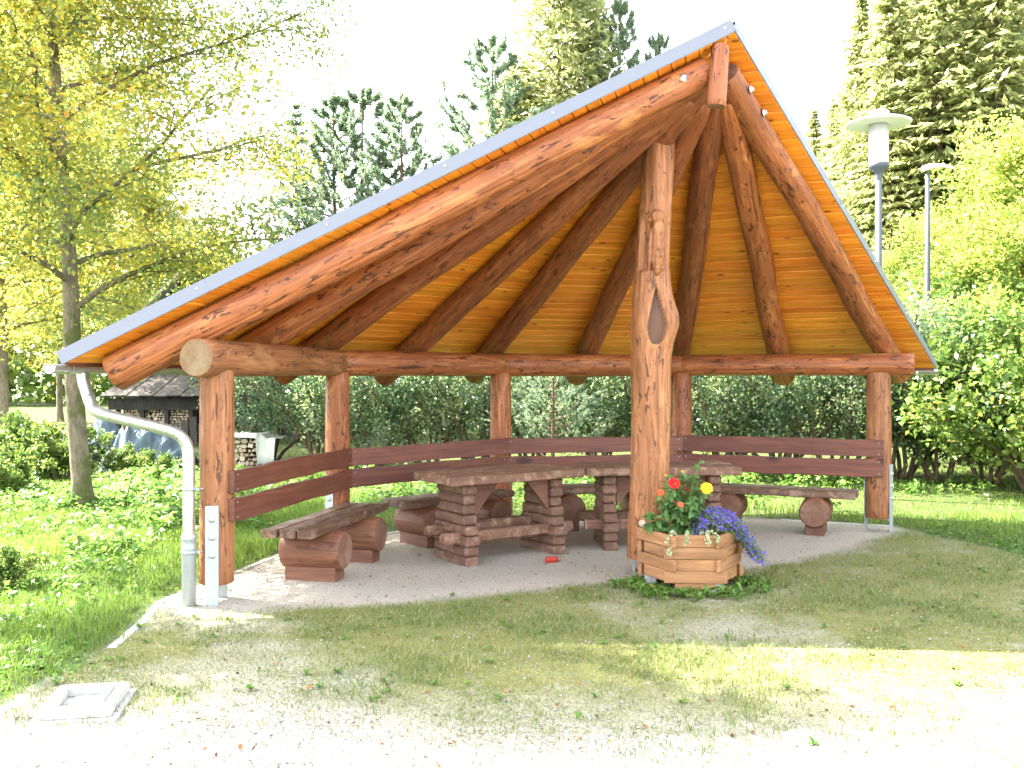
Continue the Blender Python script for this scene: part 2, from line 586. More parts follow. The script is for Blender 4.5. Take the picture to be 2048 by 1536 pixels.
post_r = [0.124, 0.116, 0.118, 0.122, 0.127]
BEAM_Z, BEAM_R = 1.785, 0.127
for k in range(5):
    mats = (M['log_pale'] if k in (0, 4) else M['log'], M['end'])
    a = POST_A[k]
    tan_v = Vector((math.sin(math.radians(a)), -math.cos(math.radians(a)), 0))
    rad_v = Vector((math.cos(math.radians(a)), math.sin(math.radians(a)), 0))
    zb = 0.14
    po = log_obj('post', P[k] + Vector((0, 0, zb)), P[k] + Vector((0, 0, 1.70)), post_r[k] * 1.02, post_r[k] * 0.97, 100 + k, mats, pav,
                 (0.3, -1, 0), crack=(0.9 + k, 0.01, 0.3, 1.5), rough=0.03)
    # steel shoe: two upright flats on either side of the log and a cross flat under it
    for s in (-1, 1):
        mb = MB()
        off = post_r[k] + 0.004
        fr = frame(P[k] + tan_v * (s * off), rad_v)
        w = 0.048
        mb.box(-w, w, -0.006, 0.006, -0.02, 0.72, ch=0.002)
        br = obj('shoe_plate', mb.mesh('shoe_plate', M['galv']), fr, po)
        for q in range(3):
            mb = MB()
            pr = [(0.0, 0.0), (0.021, 0.0), (0.021, 0.004), (0.0135, 0.0045), (0.0135, 0.014), (0.011, 0.017), (0.0, 0.017)]
            side = Vector((0, 0, 1)).cross(rad_v) * (1 if (Vector((0, 0, 1)).cross(rad_v)).dot(tan_v) * s > 0 else -1)
            mz, _ = aim(P[k] + tan_v * (s * (off + 0.0065)) + Vector((0, 0, 0.36 + 0.13 * q)), P[k] + tan_v * (s * (off + 1)) + Vector((0, 0, 0.36 + 0.13 * q)))
            mb.lathe(pr, 10)
            obj('shoe_bolt', mb.mesh('shoe_bolt', M['bolt']), mz, po)
    mb = MB()
    mb.box(-0.045, 0.045, -post_r[k] + 0.001, post_r[k] - 0.001, zb - 0.012, zb - 0.001)
    obj('shoe_crossbar', mb.mesh('shoe_crossbar', M['galv']), frame(P[k], rad_v), po)

# eave beams, lying on the posts; the first and last run past their posts
for k in range(4):
    d = (P[k + 1] - P[k]).normalized()
    a = P[k] - d * (0.27 if k == 0 else -0.004)
    b = P[k + 1] + d * (0.35 if k == 3 else -0.004)
    z = Vector((0, 0, BEAM_Z))
    r0, r1 = [(0.139, 0.124), (0.125, 0.126), (0.128, 0.122), (0.122, 0.118)][k]
    log_obj('eave_beam', a + z, b + z, r0, r1, 140 + k, (M['log_pale'] if k == 0 else M['log'], M['end']), pav, (0.2, -1, 0.6),
            crack=(0.5 if k != 3 else 1.2, 0.018, 0.1, 3.0), rough=0.03, bend=0.008)

# rafters: on every post and over the middle of every side
ALL_A = [(A0 - STEP / 2 * i) for i in range(9)]
RAF = []
for i, a in enumerate(ALL_A):
    hip = i % 2 == 0
    sl = SN * (math.cos(HALF) if hip else 1.0)
    cs = math.cos(math.atan(sl))
    ra, rb = (0.137, 0.114) if i == 0 else (0.130, 0.104)
    r_in = 0.10 if i in (0, 8) else (0.16 if hip else 0.30)
    r_out = (4.50 if hip else 4.36)
    pin = polar(a, r_in, HP - sl * r_in - rb / cs - 0.004)
    pout = polar(a, r_out, HP - sl * r_out - ra / cs - 0.004)
    # cut end: start a little further so the foot shows a clean end
    ck = (PI * 0.15 if i == 6 else PI * (0.1 + 0.13 * i))
    o = log_obj('rafter', pout, pin, ra, rb, 160 + i, (M['log'] if i in (0, 1, 7, 8) else M['log_shaded'], M['end_dark']), pav, (0.1, -1, -0.5),
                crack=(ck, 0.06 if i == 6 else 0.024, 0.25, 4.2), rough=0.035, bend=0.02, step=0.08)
    RAF.append((o, pout, pin))

# short king log at the hub
kp = HUB + Vector((-0.045, -0.135, 0))
log_obj('king_post', kp + Vector((-0.015, 0.01, 3.66)), kp + Vector((0.02, 0.02, 4.12)), 0.072, 0.066, 190, (M['log'], M['end_dark']), pav, (0, -1, 0), rough=0.05, step=0.04)

# round bolt heads with washers on the two outer rafters
for (o, pout, pin), t in ((RAF[0], 0.955), (RAF[8], 0.90), (RAF[8], 0.955)):
    d = (pin - pout).normalized()
    c = pout.lerp(pin, t)
    nrm = Vector((0, -1, 0.15)) if o is RAF[0][0] else Vector((0.75, -0.66, 0.1))
    nrm = (nrm - d * nrm.dot(d)).normalized()
    mz, _ = aim(c + nrm * 0.111, c + nrm * 2)
    mb = MB()
    mb.lathe([(0, 0), (0.034, 0), (0.034, 0.006), (0.018, 0.008), (0.018, 0.02), (0.012, 0.024), (0, 0.024)], 14)
    obj('bolt', mb.mesh('bolt', M['bolt']), mz, o)

# carved centre post: one turned-and-carved mesh, relief of a perched bird of prey above a pointed hollow
def carved_post():
    zb, zt = 0.12, 3.60
    nz, na = 330, 150
    zs = np.linspace(zb, zt, nz)
    th = np.linspace(0, 2 * PI, na, endpoint=False)
    Z, A = np.meshgrid(zs, th, indexing='ij')
    # front is -Y: angle measured so that f=0 is the front, + to the right
    f = (A - 1.5 * PI + PI) % (2 * PI) - PI
    prof_z = [0.12, 0.2, 0.7, 1.2, 1.6, 1.9, 2.1, 2.3, 2.5, 2.53, 2.56, 2.7, 3.0, 3.60]
    prof_r = [0.150, 0.158, 0.160, 0.161, 0.165, 0.168, 0.168, 0.160, 0.150, 0.148, 0.140, 0.137, 0.134, 0.126]
    r = np.interp(Z, prof_z, prof_r)
    r *= 1 + 0.035 * n2(np.cos(A) * 1.3 + Z * 0.7, np.sin(A) * 1.3 + Z * 0.2, 5, 1.6, 3)
    r += 0.0025 * n2(A * 6, Z * 1.4, 8, 2.0, 3)
    def g(df, dz, cf, cz):
        return np.exp(-(((f - cf) / df) ** 2 + ((Z - cz) / dz) ** 2))
    # swelling round the hollow, stronger at the right
    r += 0.078 * g(0.85, 0.19, 1.05, 2.12) + 0.018 * g(0.6, 0.25, -0.7, 2.1)
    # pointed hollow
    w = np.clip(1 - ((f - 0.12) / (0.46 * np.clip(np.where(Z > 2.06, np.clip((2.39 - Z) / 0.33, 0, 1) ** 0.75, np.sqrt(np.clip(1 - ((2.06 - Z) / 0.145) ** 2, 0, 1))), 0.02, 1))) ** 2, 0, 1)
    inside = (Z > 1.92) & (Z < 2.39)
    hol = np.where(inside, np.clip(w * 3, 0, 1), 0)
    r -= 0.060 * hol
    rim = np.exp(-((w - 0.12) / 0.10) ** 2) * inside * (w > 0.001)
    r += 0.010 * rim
    # cut-back panel for the bird with a shelf under it
    front = np.clip((1.15 - np.abs(f + 0.05)) / 0.25, 0, 1)
    panel = np.clip((Z - 2.525) / 0.02, 0, 1) * np.clip((3.02 - Z) / 0.14, 0, 1) * front
    r -= 0.036 * panel
    # bird: body, shoulder, head, beak, folded wing, tail
    h = np.zeros_like(r)
    Q = np.full_like(r, -9.0)
    def blob(df, dz, cf, cz, amp, p=2.0):
        q = 1 - (np.abs((f - cf) / df) ** p + np.abs((Z - cz) / dz) ** p)
        np.maximum(Q, q, out=Q)
        return amp * np.sqrt(np.clip(q, 0, 1))
    for b in (blob(0.58, 0.20, 0.17, 2.72, 0.066), blob(0.50, 0.10, 0.15, 2.85, 0.062), blob(0.40, 0.062, -0.02, 2.965, 0.066),
              blob(0.20, 0.028, -0.42, 2.945, 0.046), blob(0.30, 0.13, 0.15, 2.61, 0.056), blob(0.20, 0.19, -0.36, 2.71, 0.050)):
        h = np.maximum(h, b)
    h += np.where(h > 0.01, 0.004 * np.sin(Z * 95 + 3 * f) * np.clip((2.86 - Z) / 0.1, 0, 1), 0)
    h -= 0.012 * np.exp(-((f + 0.02) / 0.035) ** 2) * ((Z > 2.56) & (Z < 2.82))
    r += h
    # groove round the bird outline
    r -= 0.034 * np.exp(-((Q + 0.10) / 0.14) ** 2) * np.clip(panel * 1.5, 0, 1)
    # drying crack down the front
    ckf = 0.22 + 0.06 * np.sin(Z * 2.3)
    r -= 0.012 * np.exp(-((f - ckf) / 0.03) ** 2) * np.clip((1.9 - Z) / 0.3, 0, 1)
    base, top = Vector((1.125, 7.80)), Vector((1.225, 7.68))
    t = (Z - zb) / (zt - zb)
    ox = 0.02 * np.sin(Z * 1.9)
    V = np.stack([r * np.cos(A) + ox + (top.x - base.x) * t, r * np.sin(A) + (top.y - base.y) * t, Z], -1).reshape(-1, 3)
    i, k = np.meshgrid(np.arange(nz - 1), np.arange(na), indexing='ij')
    F = np.stack([i * na + k, i * na + (k + 1) % na, (i + 1) * na + (k + 1) % na, (i + 1) * na + k], -1).reshape(-1, 4)
    hollow_tint = (hol * 0.9 + 0.45 * rim).reshape(-1)  # hollow and its rim are mixed towards a darker brown
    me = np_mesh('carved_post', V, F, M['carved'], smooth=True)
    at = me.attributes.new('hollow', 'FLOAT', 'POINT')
    at.data.foreach_set('value', hollow_tint.astype(np.float32))
    return me, Vector((base.x, base.y, 0))

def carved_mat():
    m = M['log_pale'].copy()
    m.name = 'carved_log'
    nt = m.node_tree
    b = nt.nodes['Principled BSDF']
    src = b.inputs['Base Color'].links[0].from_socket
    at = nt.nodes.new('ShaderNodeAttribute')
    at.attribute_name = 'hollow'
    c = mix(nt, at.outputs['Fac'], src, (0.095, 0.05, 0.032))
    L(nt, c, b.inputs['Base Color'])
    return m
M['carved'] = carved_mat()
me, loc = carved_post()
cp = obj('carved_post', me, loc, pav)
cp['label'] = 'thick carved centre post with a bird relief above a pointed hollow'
for s in (-1, 1):
    mb = MB()
    mb.box(-0.05, 0.05, -0.006, 0.006, -0.02, 0.3, ch=0.002)
    obj('shoe_plate', mb.mesh('shoe_plate', M['galv']), frame(loc + Vector((s * 0.09, 0.02, 0)), (0, 1, 0)), cp)

# roof: four planked slopes
def sec_frame(k):
    m = math.radians(MID_A[k])
    nh = Vector((math.cos(m), math.sin(m), 0))
    ex = Vector((math.sin(m), -math.cos(m), 0))
    ey = nh * CP - Vector((0, 0, SP_))
    ez = nh * SP_ + Vector((0, 0, CP))
    mt = Matrix((ex, ey, ez)).transposed().to_4x4()
    mt.translation = HUB + Vector((0, 0, HP))
    return mt

AR = math.radians(A0 - 2 * STEP + 180)          # plan direction of the short front ridge
t_tip = None
def lims(k, q):
    """left/right plank limits in a slope at distance q below the hub"""
    n = q * CP
    lo, hi = -n * TH, n * TH
    if k == 0:
        lo = -n * TH - DV - (DL - DV) * n / NE
        if n < 0:
            hi = n * KR
    if k == 3:
        hi = n * TH + DV + (DR - DV) * n / NE
        if n < 0:
            lo = -n * KR
    return lo, hi
m0 = math.radians(MID_A[0])
rn, rx = math.cos(m0 - AR), math.cos(AR - (m0 - PI / 2))
KR = rx / rn
QT = -DV / (KR + TH) / CP                        # height of the ridge tip above the hub, along the slope
PW = 0.114
for k in range(4):
    mt = sec_frame(k)
    T0, T1 = 0.025, 0.096
    nE = NE
    lo, hi = lims(k, QE)
    pts = [(0, 0), (hi, QE), (lo, QE)] if k in (1, 2) else ([(QT * CP * KR, QT), (0, 0), (hi, QE), (lo, QE)] if k == 0 else [(-QT * CP * KR, QT), (hi, QE), (lo, QE), (0, 0)])
    mb = MB()
    mb.prism(pts[::-1], T0, T1)
    rs = obj('roof_slope', mb.mesh('roof_slope', M['roof']), mt, pav)
    q = QE
    j = 0
    while q > (QT + 0.02 if k in (0, 3) else 0.10):
        q0 = max(q - PW, QT + 0.004 if k in (0, 3) else 0.03)
        g = 0.0022
        la, ha = lims(k, q - g)
        lb, hb = lims(k, q0 + g)
        jit = random.uniform(0, 0.004)
        cfx = 0.005
        la, lb = (la + 0.002, lb + 0.002)
        ha, hb = (ha - 0.002, hb - 0.002)
        ya, yb = q - g, q0 + g
        V = [(la, ya, 0.006 - jit), (ha, ya, 0.006 - jit), (hb, yb, 0.006 - jit), (lb, yb, 0.006 - jit),
             (la, ya - cfx, -jit), (ha, ya - cfx, -jit), (hb, yb + cfx, -jit), (lb, yb + cfx, -jit),
             (la, ya, 0.0235), (ha, ya, 0.0235), (hb, yb, 0.0235), (lb, yb, 0.0235)]
        F = [(4, 5, 6, 7)[::-1], (0, 1, 5, 4)[::-1], (2, 3, 7, 6)[::-1], (1, 2, 6, 5)[::-1], (3, 0, 4, 7)[::-1],
             (0, 1, 9, 8), (2, 3, 11, 10), (1, 2, 10, 9), (3, 0, 8, 11), (8, 9, 10, 11)]
        V = [(x, y - (ya + yb) / 2, z) for x, y, z in V]
        mb = MB()
        mb.add(V, F)
        obj('ceiling_plank', mb.mesh('ceiling_plank', M['plank']), mt @ Matrix.Translation((0, (ya + yb) / 2, 0)), rs)
        q = q0
        j += 1
    # eave board and gutter
    ez = 0.0
    A = mt @ Vector((lo + (0.01 if k == 0 else 0.0), QE, 0))
    B = mt @ Vector((hi - (0.01 if k == 3 else 0.0), QE, 0))
    mb = MB()
    ln = (B - A).length
    mb.box(0.002, ln - 0.002, -0.022, 0, -0.028, 0.075)
    nh = Vector((math.cos(math.radians(MID_A[k])), math.sin(math.radians(MID_A[k])), 0))
    ex = (B - A).normalized()
    obj('eave_board', mb.mesh('eave_board', M['darkboard']), frame(A + nh * 0.024, ex), pav)
    g0 = -0.055 if k == 0 else 0.03
    g1 = ln + 0.04 if k == 3 else ln - 0.03
    mb = MB()
    prof = []
    rg = 0.056
    for s in range(13):
        w = PI + PI * s / 12
        prof.append((rg * math.cos(w), rg * math.sin(w)))
    prof2 = [(x * 0.93, y * 0.93) for x, y in prof[::-1]]
    bead = [(rg + 0.009 * math.cos(w), 0.004 + 0.009 * math.sin(w)) for w in (-PI / 2, -PI / 4, 0, PI / 4, PI / 2, PI * 0.75, PI)]
    ring = prof + bead + prof2
    nn = len(ring)
    vs2 = [(g0, y, z) for y, z in ring] + [(g1, y, z) for y, z in ring]
    fs2 = [(i, (i + 1) % nn, nn + (i + 1) % nn, nn + i) for i in range(nn)]
    mb.add(vs2, fs2, 0, True)
    for xx in (g0 + 0.002, g1 - 0.002):
        mb.add([(xx, y, z) for y, z in prof] + [(xx, 0, 0)], [(i, i + 1, 13) for i in range(12)])
    # local y of the gutter frame points inwards (z up x along), so flip the bead outwards
    fr = frame(A + nh * 0.105 + Vector((0, 0, -0.022)), ex)
    fl = Matrix.Diagonal((1, -1, 1, 1))
    if fr.col[1].to_3d().dot(nh) < 0:
        fr = fr @ fl
    gu = obj('gutter', mb.mesh('gutter', M['zinc']), Matrix.Translation((0, 0, 0)) @ fr, pav)
    for s in range(4):
        xx = 0.12 + s * (ln - 0.3) / 3
        mb = MB()
        mb.box(xx - 0.012, xx + 0.012, -0.075, -0.066, -0.04, 0.07)
        pr = [(xx - 0.012, 0, 0)]
        arcv = []
        for e in (xx - 0.012, xx + 0.012):
            for s2 in range(9):
                w = PI + PI * s2 / 8
                arcv.append((e, 0.0595 * math.cos(w), 0.0595 * math.sin(w)))
        mb.add(arcv, [(i, i + 1, 10 + i, 9 + i) for i in range(8)], 0, True)
        obj('gutter_bracket', mb.mesh('gutter_bracket', M['zinc']), fr, gu)

# verge sheets on the two front edges, in overlapping lengths
for k, side in ((0, -1), (3, 1)):
    mt = sec_frame(k)
    xa = lims(k, QT)[0 if k == 0 else 1]
    xb = lims(k, QE)[0 if k == 0 else 1]
    a, b = Vector((xa, QT, 0)), Vector((xb, QE, 0))
    cuts = [0.0, 0.27, 0.61, 0.80, 1.0] if k == 0 else [0.0, 0.42, 0.78, 1.0]
    ln = (b - a).length
    ax = (b - a).normalized()
    fr = Matrix((ax, Vector((0, 0, 1)).cross(ax), Vector((0, 0, 1)))).transposed().to_4x4()
    fr.translation = a
    outw = -1 if (fr.col[1].to_3d().x * side) < 0 else 1
    for j in range(len(cuts) - 1):
        s0 = cuts[j] * ln - (0.012 if j == 0 else 0.03)
        s1 = cuts[j + 1] * ln + (0.03 if j == len(cuts) - 2 else 0)
        o1 = (0.004 + 0.0022 * (j % 2)) * outw
        o2 = o1 + 0.003 * outw
        mb = MB()
        y0, y1 = min(o1, o2), max(o1, o2)
        mb.box(s0, s1, y0, y1, 0.004 - 0.001 * (j % 2), 0.101 + 0.001 * (j % 2))
        # turned drip edge at the foot and a cover leg on top
        mb.box(s0, s1, min(o1, o1 - 0.012 * outw), max(o1, o1 - 0.012 * outw), 0.001 - 0.001 * (j % 2), 0.0035 - 0.001 * (j % 2))
        mb.box(s0, s1, min(o1, o1 - 0.12 * outw), max(o1, o1 - 0.12 * outw), 0.0985 + 0.002 * (j % 2), 0.101 + 0.002 * (j % 2))
        vf = obj('verge_sheet', mb.mesh('verge_sheet', M['flash']), mt @ fr, pav)
        npos = max(1, int((s1 - s0) / 0.75))
        for q in range(npos):
            xx = s0 + 0.07 + q * (s1 - s0 - 0.1) / npos
            mb = MB()
            sc = Matrix.Translation((xx, o2, 0.06)) @ Matrix.Rotation(-PI / 2 * outw, 4, 'X')
            mb.lathe([(0, 0), (0.011, 0), (0.0105, 0.003), (0.006, 0.007), (0, 0.008)], 8, mat=sc)
            obj('sheet_screw', mb.mesh('sheet_screw', M['bolt']), mt @ fr, vf)
# lightning wire hook standing on the left verge near the top
mb = MB()
q0 = sec_frame(0) @ Vector((lims(0, 0.85)[0] + 0.03, 0.85, 0.10))
mb.tube([q0, q0 + Vector((0.01, 0, 0.05)), q0 + Vector((0.04, 0, 0.09)), q0 + Vector((0.09, 0, 0.115))], 0.005, 6)
obj('wire_hook', mb.mesh('wire_hook', M['galv']), None, pav)

# downpipe
mt = sec_frame(0)
A = mt @ Vector((lims(0, QE)[0], QE, 0))
e1 = mt.col[0].to_3d()
nh = Vector((math.cos(math.radians(MID_A[0])), math.sin(math.radians(MID_A[0])), 0))
gl = A + nh * 0.105 + e1 * 0.30
dp = Vector((-2.335, 6.65, 0))
pts = [gl + Vector((0, 0, -0.07)), gl + Vector((0.004, 0, -0.12)), gl + Vector((0.03, -0.01, -0.20)), gl + Vector((0.05, -0.015, -0.25))]
c1 = Vector((gl.x + 0.06, gl.y - 0.03, 1.44))
pts += [Vector((gl.x + 0.052, gl.y - 0.02, 1.50)), Vector((gl.x + 0.085, gl.y - 0.035, 1.425)), Vector((gl.x + 0.145, gl.y - 0.06, 1.385))]
c2 = Vector((dp.x - 0.13, dp.y, 1.262))
pts += [c2 + (Vector((gl.x + 0.145, gl.y - 0.06, 1.385)) - c2) * 0.5, c2, Vector((dp.x - 0.06, dp.y, 1.225)), Vector((dp.x - 0.017, dp.y, 1.17)), Vector((dp.x, dp.y, 1.09)), Vector((dp.x, dp.y, 0.9)), Vector((dp.x, dp.y, 0.45))]
# smooth the run
def chaikin(ps, n=2):
    for _ in range(n):
        out = [ps[0]]
        for a, b in zip(ps, ps[1:]):
            out += [a.lerp(b, 0.25), a.lerp(b, 0.75)]
        ps = out + [ps[-1]]
    return ps
mb = MB()
mb.tube(chaikin(pts), 0.043, 20)
dpo = obj('downpipe', mb.mesh('downpipe', M['zinc']), None, pav)
mb = MB()
mb.lathe([(0.0, -0.03), (0.05, -0.03), (0.05, 0.40), (0.052, 0.405), (0.052, 0.425), (0.050, 0.43), (0.050, 0.47), (0.0545, 0.475), (0.0545, 0.50), (0.048, 0.515), (0.046, 0.52), (0.0435, 0.52)], 24)
obj('standpipe', mb.mesh('standpipe', M['galv']), dp, dpo)
for z, r in ((0.84, 0.0445), (0.385, 0.052), (1.46, 0.0)):
    if r == 0:
        continue
    mb = MB()
    mb.lathe([(r - 0.002, z - 0.012), (r + 0.003, z - 0.012), (r + 0.003, z + 0.012), (r - 0.002, z + 0.012)], 24)
    mb.box(r, r + 0.03, -0.004, 0.004, z - 0.011, z + 0.011)
    mb.tube([(r, 0, z), (r + 0.12, 0.06, z)], 0.005, 6)
    obj('pipe_clamp', mb.mesh('pipe_clamp', M['galv']), dp, dpo)

# backrest boards: two rails on the inner face of the posts
for k in range(4):
    d = (P[k + 1] - P[k]).normalized()
    inn = Vector((d.y, -d.x, 0))
    if inn.dot(HUB - P[k]) < 0:
        inn = -inn
    span = (P[k + 1] - P[k]).length
    off = 0.122
    ext0 = 0.045 if k == 0 else -off * TH
    ext1 = 0.06 if k == 3 else -off * TH
    for (z0, z1) in ((0.595, 0.775), (0.80, 0.975)):
        w = z1 - z0 + random.uniform(-0.012, 0.006)
        T = 0.045
        ln = span + ext0 + ext1 - 0.006
        me = board_mesh('backrest_board', ln, w, T, random.randint(0, 999), M['board'], 0.009, 0.004, 18, random.uniform(-0.01, 0.012))
        fr = frame(P[k] + inn * (off + T) - d * ext0 + Vector((0, 0, z0)), d)
        # local Y must point outwards (from inner face to the post)
        if fr.col[1].to_3d().dot(inn) > 0:
            fr = fr @ Matrix.Translation((0, -T, 0))
        bo = obj('backrest_board', me, fr, pav)
        for xx in (0.05, ln - 0.05):
            for zz in (0.03, w - 0.03):
                mb = MB()
                c = P[k] - d * ext0 + d * xx + inn * (off + T + 0.002) + Vector((0, 0, z0 + zz))
                mz, _ = aim(c, c + inn)
                mb.lathe([(0, 0), (0.006, 0), (0.005, 0.003), (0, 0.0035)], 6)
                obj('screw', mb.mesh('screw', M['bolt']), mz, bo)

# ------------------------------------------------------------------ benches on log stubs
def bench(k, s0, s1, logs, label, seed, o0=0.10, o1=0.52):
    d = (P[k + 1] - P[k]).normalized()
    inn = Vector((d.y, -d.x, 0))
    if inn.dot(HUB - P[k]) < 0:
        inn = -inn
    base = P[k] + d * (s0 + s1) / 2 + inn * (o0 + o1) / 2
    t = thing('log_bench', label, 'bench', base, 'benches around the tables')
    H, T = 0.452, 0.068
    n = 3
    w = (o1 - o0 - 0.03) / n
    for i in range(n):
        a = o0 + i * (w + 0.015)
        jit = random.uniform(-0.02, 0.02)
        ln = s1 - s0
        me = board_mesh('seat_plank', ln, T, w, seed + i, M['seat'], 0.005, 0.009, 14)
        fr = frame(P[k] + d * (s0 + jit) + inn * (a + w) + Vector((0, 0, H - T)), d)
        if fr.col[1].to_3d().dot(inn) > 0:
            fr = fr @ Matrix.Translation((0, -w, 0))
        obj('seat_plank', me, fr, t)
    for j, s in enumerate(logs):
        r = 0.158
        zc = H - T - r + 0.012
        p0 = P[k] + d * s + inn * (o0 + 0.02) + Vector((0, 0, zc))
        p1 = P[k] + d * s + inn * (o1 + 0.12) + Vector((0, 0, zc))
        lg = log_obj('log_support', p0, p1, r, r * 0.98, seed + 20 + j, (M['benchlog'], M['end_dark']), t, (d * (-1)) + Vector((0, 0, 0.3)),
                     crack=(0.15 + 0.2 * j, 0.012, 0.02, 0.6), seg=40, step=0.05, bend=0.004, ch=0.016, rough=0.025)
        mb = MB()
        ln = o1 - o0 + 0.02
        mb.box(0, ln, -0.095, 0.095, -0.01, zc - r + 0.035, ch=0.006)
        obj('base_block', mb.mesh('base_block', M['benchlog_x']), frame(P[k] + d * s + inn * (o0 + 0.05), inn), lg)
    return t
M['benchlog_x'] = wood_mat('bench_block', (0.15, 0.066, 0.038), (0.075, 0.032, 0.02), (0.23, 0.115, 0.065), 'X', 0.7)
bench(0, 0.50, 2.13, (0.88, 1.66), 'log bench with three seat planks beside the downpipe and left front post', 300, 0.09, 0.51)
bench(1, 0.42, 1.86, (0.72, 1.55), 'log bench behind the left table, its near end by the left bench', 330)
bench(2, 0.42, 1.80, (0.66, 1.50), 'log bench behind the carved centre post, mostly hidden by the tables', 360)
bench(3, 0.30, 1.92, (0.62, 1.52), 'log bench right of the flower planter, along the right back rail', 390)

# ------------------------------------------------------------------ tables on stacked-timber trestles
def table(fl, fr_, label, seed, braces):
    fl, fr_ = Vector(fl), Vector(fr_)
    d = (fr_ - fl).normalized()
    ln = (fr_ - fl).length
    bk = Vector((-d.y, d.x, 0))
    if bk.y < 0:
        bk = -bk
    t = thing('picnic_table', label, 'table', (fl + fr_) / 2 + bk * 0.35, 'tables in the pavilion')
    H, T, W = 0.79, 0.078, 0.70
    n = 4
    w = (W - 0.008 * (n - 1)) / n
    F0 = frame(fl, d)
    flip = 1 if F0.col[1].to_3d().dot(bk) > 0 else -1
    for i in range(n):
        me = board_mesh('top_plank', ln, T, w, seed + i, M['table'], 0.005, 0.008, 14)
        obj('top_plank', me, F0 @ Matrix.Translation((random.uniform(-0.012, 0.012), i * (w + 0.008), H - T)), t)
    # trestles
    R = random.Random(seed)
    for j, s in enumerate((0.24, ln - 0.24)):
        z = -0.01
        courses = 8
        hh = (H - T + 0.005) / courses
        tr = None
        for c in range(courses):
            wide = [0.60, 0.56, 0.60, 0.56, 0.50, 0.44, 0.46, 0.50][c] + R.uniform(-0.02, 0.02)
            dep = [0.145, 0.14, 0.15, 0.14, 0.135, 0.13, 0.135, 0.135][c] + R.uniform(-0.01, 0.01)
            mb = MB()
            yc = W / 2 + R.uniform(-0.012, 0.012)
            mb.box(s - dep / 2, s + dep / 2, yc - wide / 2, yc + wide / 2, z, z + hh - 0.003, ch=0.016)
            z += hh
            mb2 = MB(); mb2.v = [(p[0] - s, p[1] - yc, p[2]) for p in mb.v]; mb2.f = mb.f; mb2.m = mb.m; mb2.sm = mb.sm
            obj('trestle_timber', mb2.mesh('trestle_timber', M['table_y']), F0 @ Matrix.Translation((s, yc, 0)), t)
        for e in (-1, 1) if braces == 2 else (1 if j == 0 else -1,):
            xx = s + e * 0.075
            V = [(xx, 0.16, H - T - 0.002), (xx + e * 0.26, 0.16, H - T - 0.002), (xx, 0.16, H - T - 0.30)]
            mb = MB()
            q = [(p[0], p[1] + 0.045, p[2]) for p in V]
            mb.add(V + q, [(0, 1, 2), (5, 4, 3), (0, 3, 4, 1), (1, 4, 5, 2), (2, 5, 3, 0)])
            obj('corner_brace', mb.mesh('corner_brace', M['benchlog_x']), F0, t)
    # two long rails through the trestles
    for yy, zz in ((0.21, 0.20), (0.50, 0.24)):
        me = board_mesh('stretcher', ln - 0.02, 0.10, 0.10, seed + 40 + int(yy * 100), M['table'], 0.006, 0.016, 10)
        obj('stretcher', me, F0 @ Matrix.Translation((0.01, yy - 0.05, zz - 0.02)), t)
    return t
M['table_y'] = wood_mat('trestle_timber', (0.15, 0.076, 0.047), (0.07, 0.035, 0.024), (0.25, 0.14, 0.092), 'Y', 0.65, 0.0, 0.15, 0, 1.0, 0.3, (0.29, 0.19, 0.14), 0.6)
table((-0.502, 7.83, 0), (0.690, 8.643, 0), 'worn brown timber table left of the carved post, on stacked trestles', 400, 1)
table((0.706, 8.652, 0), (2.207, 8.79, 0), 'worn brown timber table right of centre, behind the carved post and planter', 440, 1)

# ------------------------------------------------------------------ hexagonal planter with flowers
PC = Vector((1.415, 7.33, 0))
pl = thing('flower_planter', 'hexagonal wooden planter box of notched boards in front of the carved post', 'planter', PC)
AP = 0.338
BH = 0.089
Z0 = 0.075
PT = 0.034
ROT = math.radians(-90 - 3)
for f in range(6):
    a = ROT + f * PI / 3
    nrm = Vector((math.cos(a), math.sin(a), 0))
    tg = Vector((-math.sin(a), math.cos(a), 0))
    for l in range(5):
        z = 0.08 + (l - 1) * (BH + 0.002)
        lng = (l + f) % 2 == 1
        if l == 0 and f % 2 == 1:
            continue
        side = 2 * AP * math.tan(PI / 6)
        ln = side + 0.085 if lng else side - 0.078
        if l == 0:
            ln = side - 0.08
        W = BH * (0.5 if l == 0 else 1)
        zz = z + (BH * 0.5 if l == 0 else 0)
        me = board_mesh('planter_board', ln, W, PT, random.randint(0, 9999), M['planter'], 0.002, 0.004, 6)
        o = AP - PT + (0.004 if lng else -0.003) - (0.012 if l == 0 else 0)
        fr = frame(PC + nrm * o - tg * ln / 2 + Vector((0, 0, zz)), tg)
        if fr.col[1].to_3d().dot(nrm) < 0:
            fr = fr @ Matrix.Translation((0, -PT, 0))
        obj('planter_board', me, fr, pl)
for f in range(3):
    a = ROT + PI / 6 + f * 2 * PI / 3
    mb = MB()
    mb.box(-0.045, 0.045, -0.035, 0.035, -0.01, 0.076, ch=0.004)
    obj('foot_block', mb.mesh('foot_block', M['greywood']) if 'greywood' in M else mb.mesh('foot_block', M['concrete']), frame(PC + Vector((math.cos(a), math.sin(a), 0)) * 0.31, (math.cos(a), math.sin(a), 0)), pl)
mb = MB()
for f in range(1):
    pts = [(PC.x + (AP - 0.05) / math.cos(PI / 6) * math.cos(ROT + PI / 6 + q * PI / 3), PC.y + (AP - 0.05) / math.cos(PI / 6) * math.sin(ROT + PI / 6 + q * PI / 3)) for q in range(6)]
mb.prism([(p[0] - PC.x, p[1] - PC.y) for p in pts], 0.085, 0.365)
M['soil'] = plain_mat('potting_soil', (0.035, 0.024, 0.016), 0.95, 0.4, 40, 0.01)
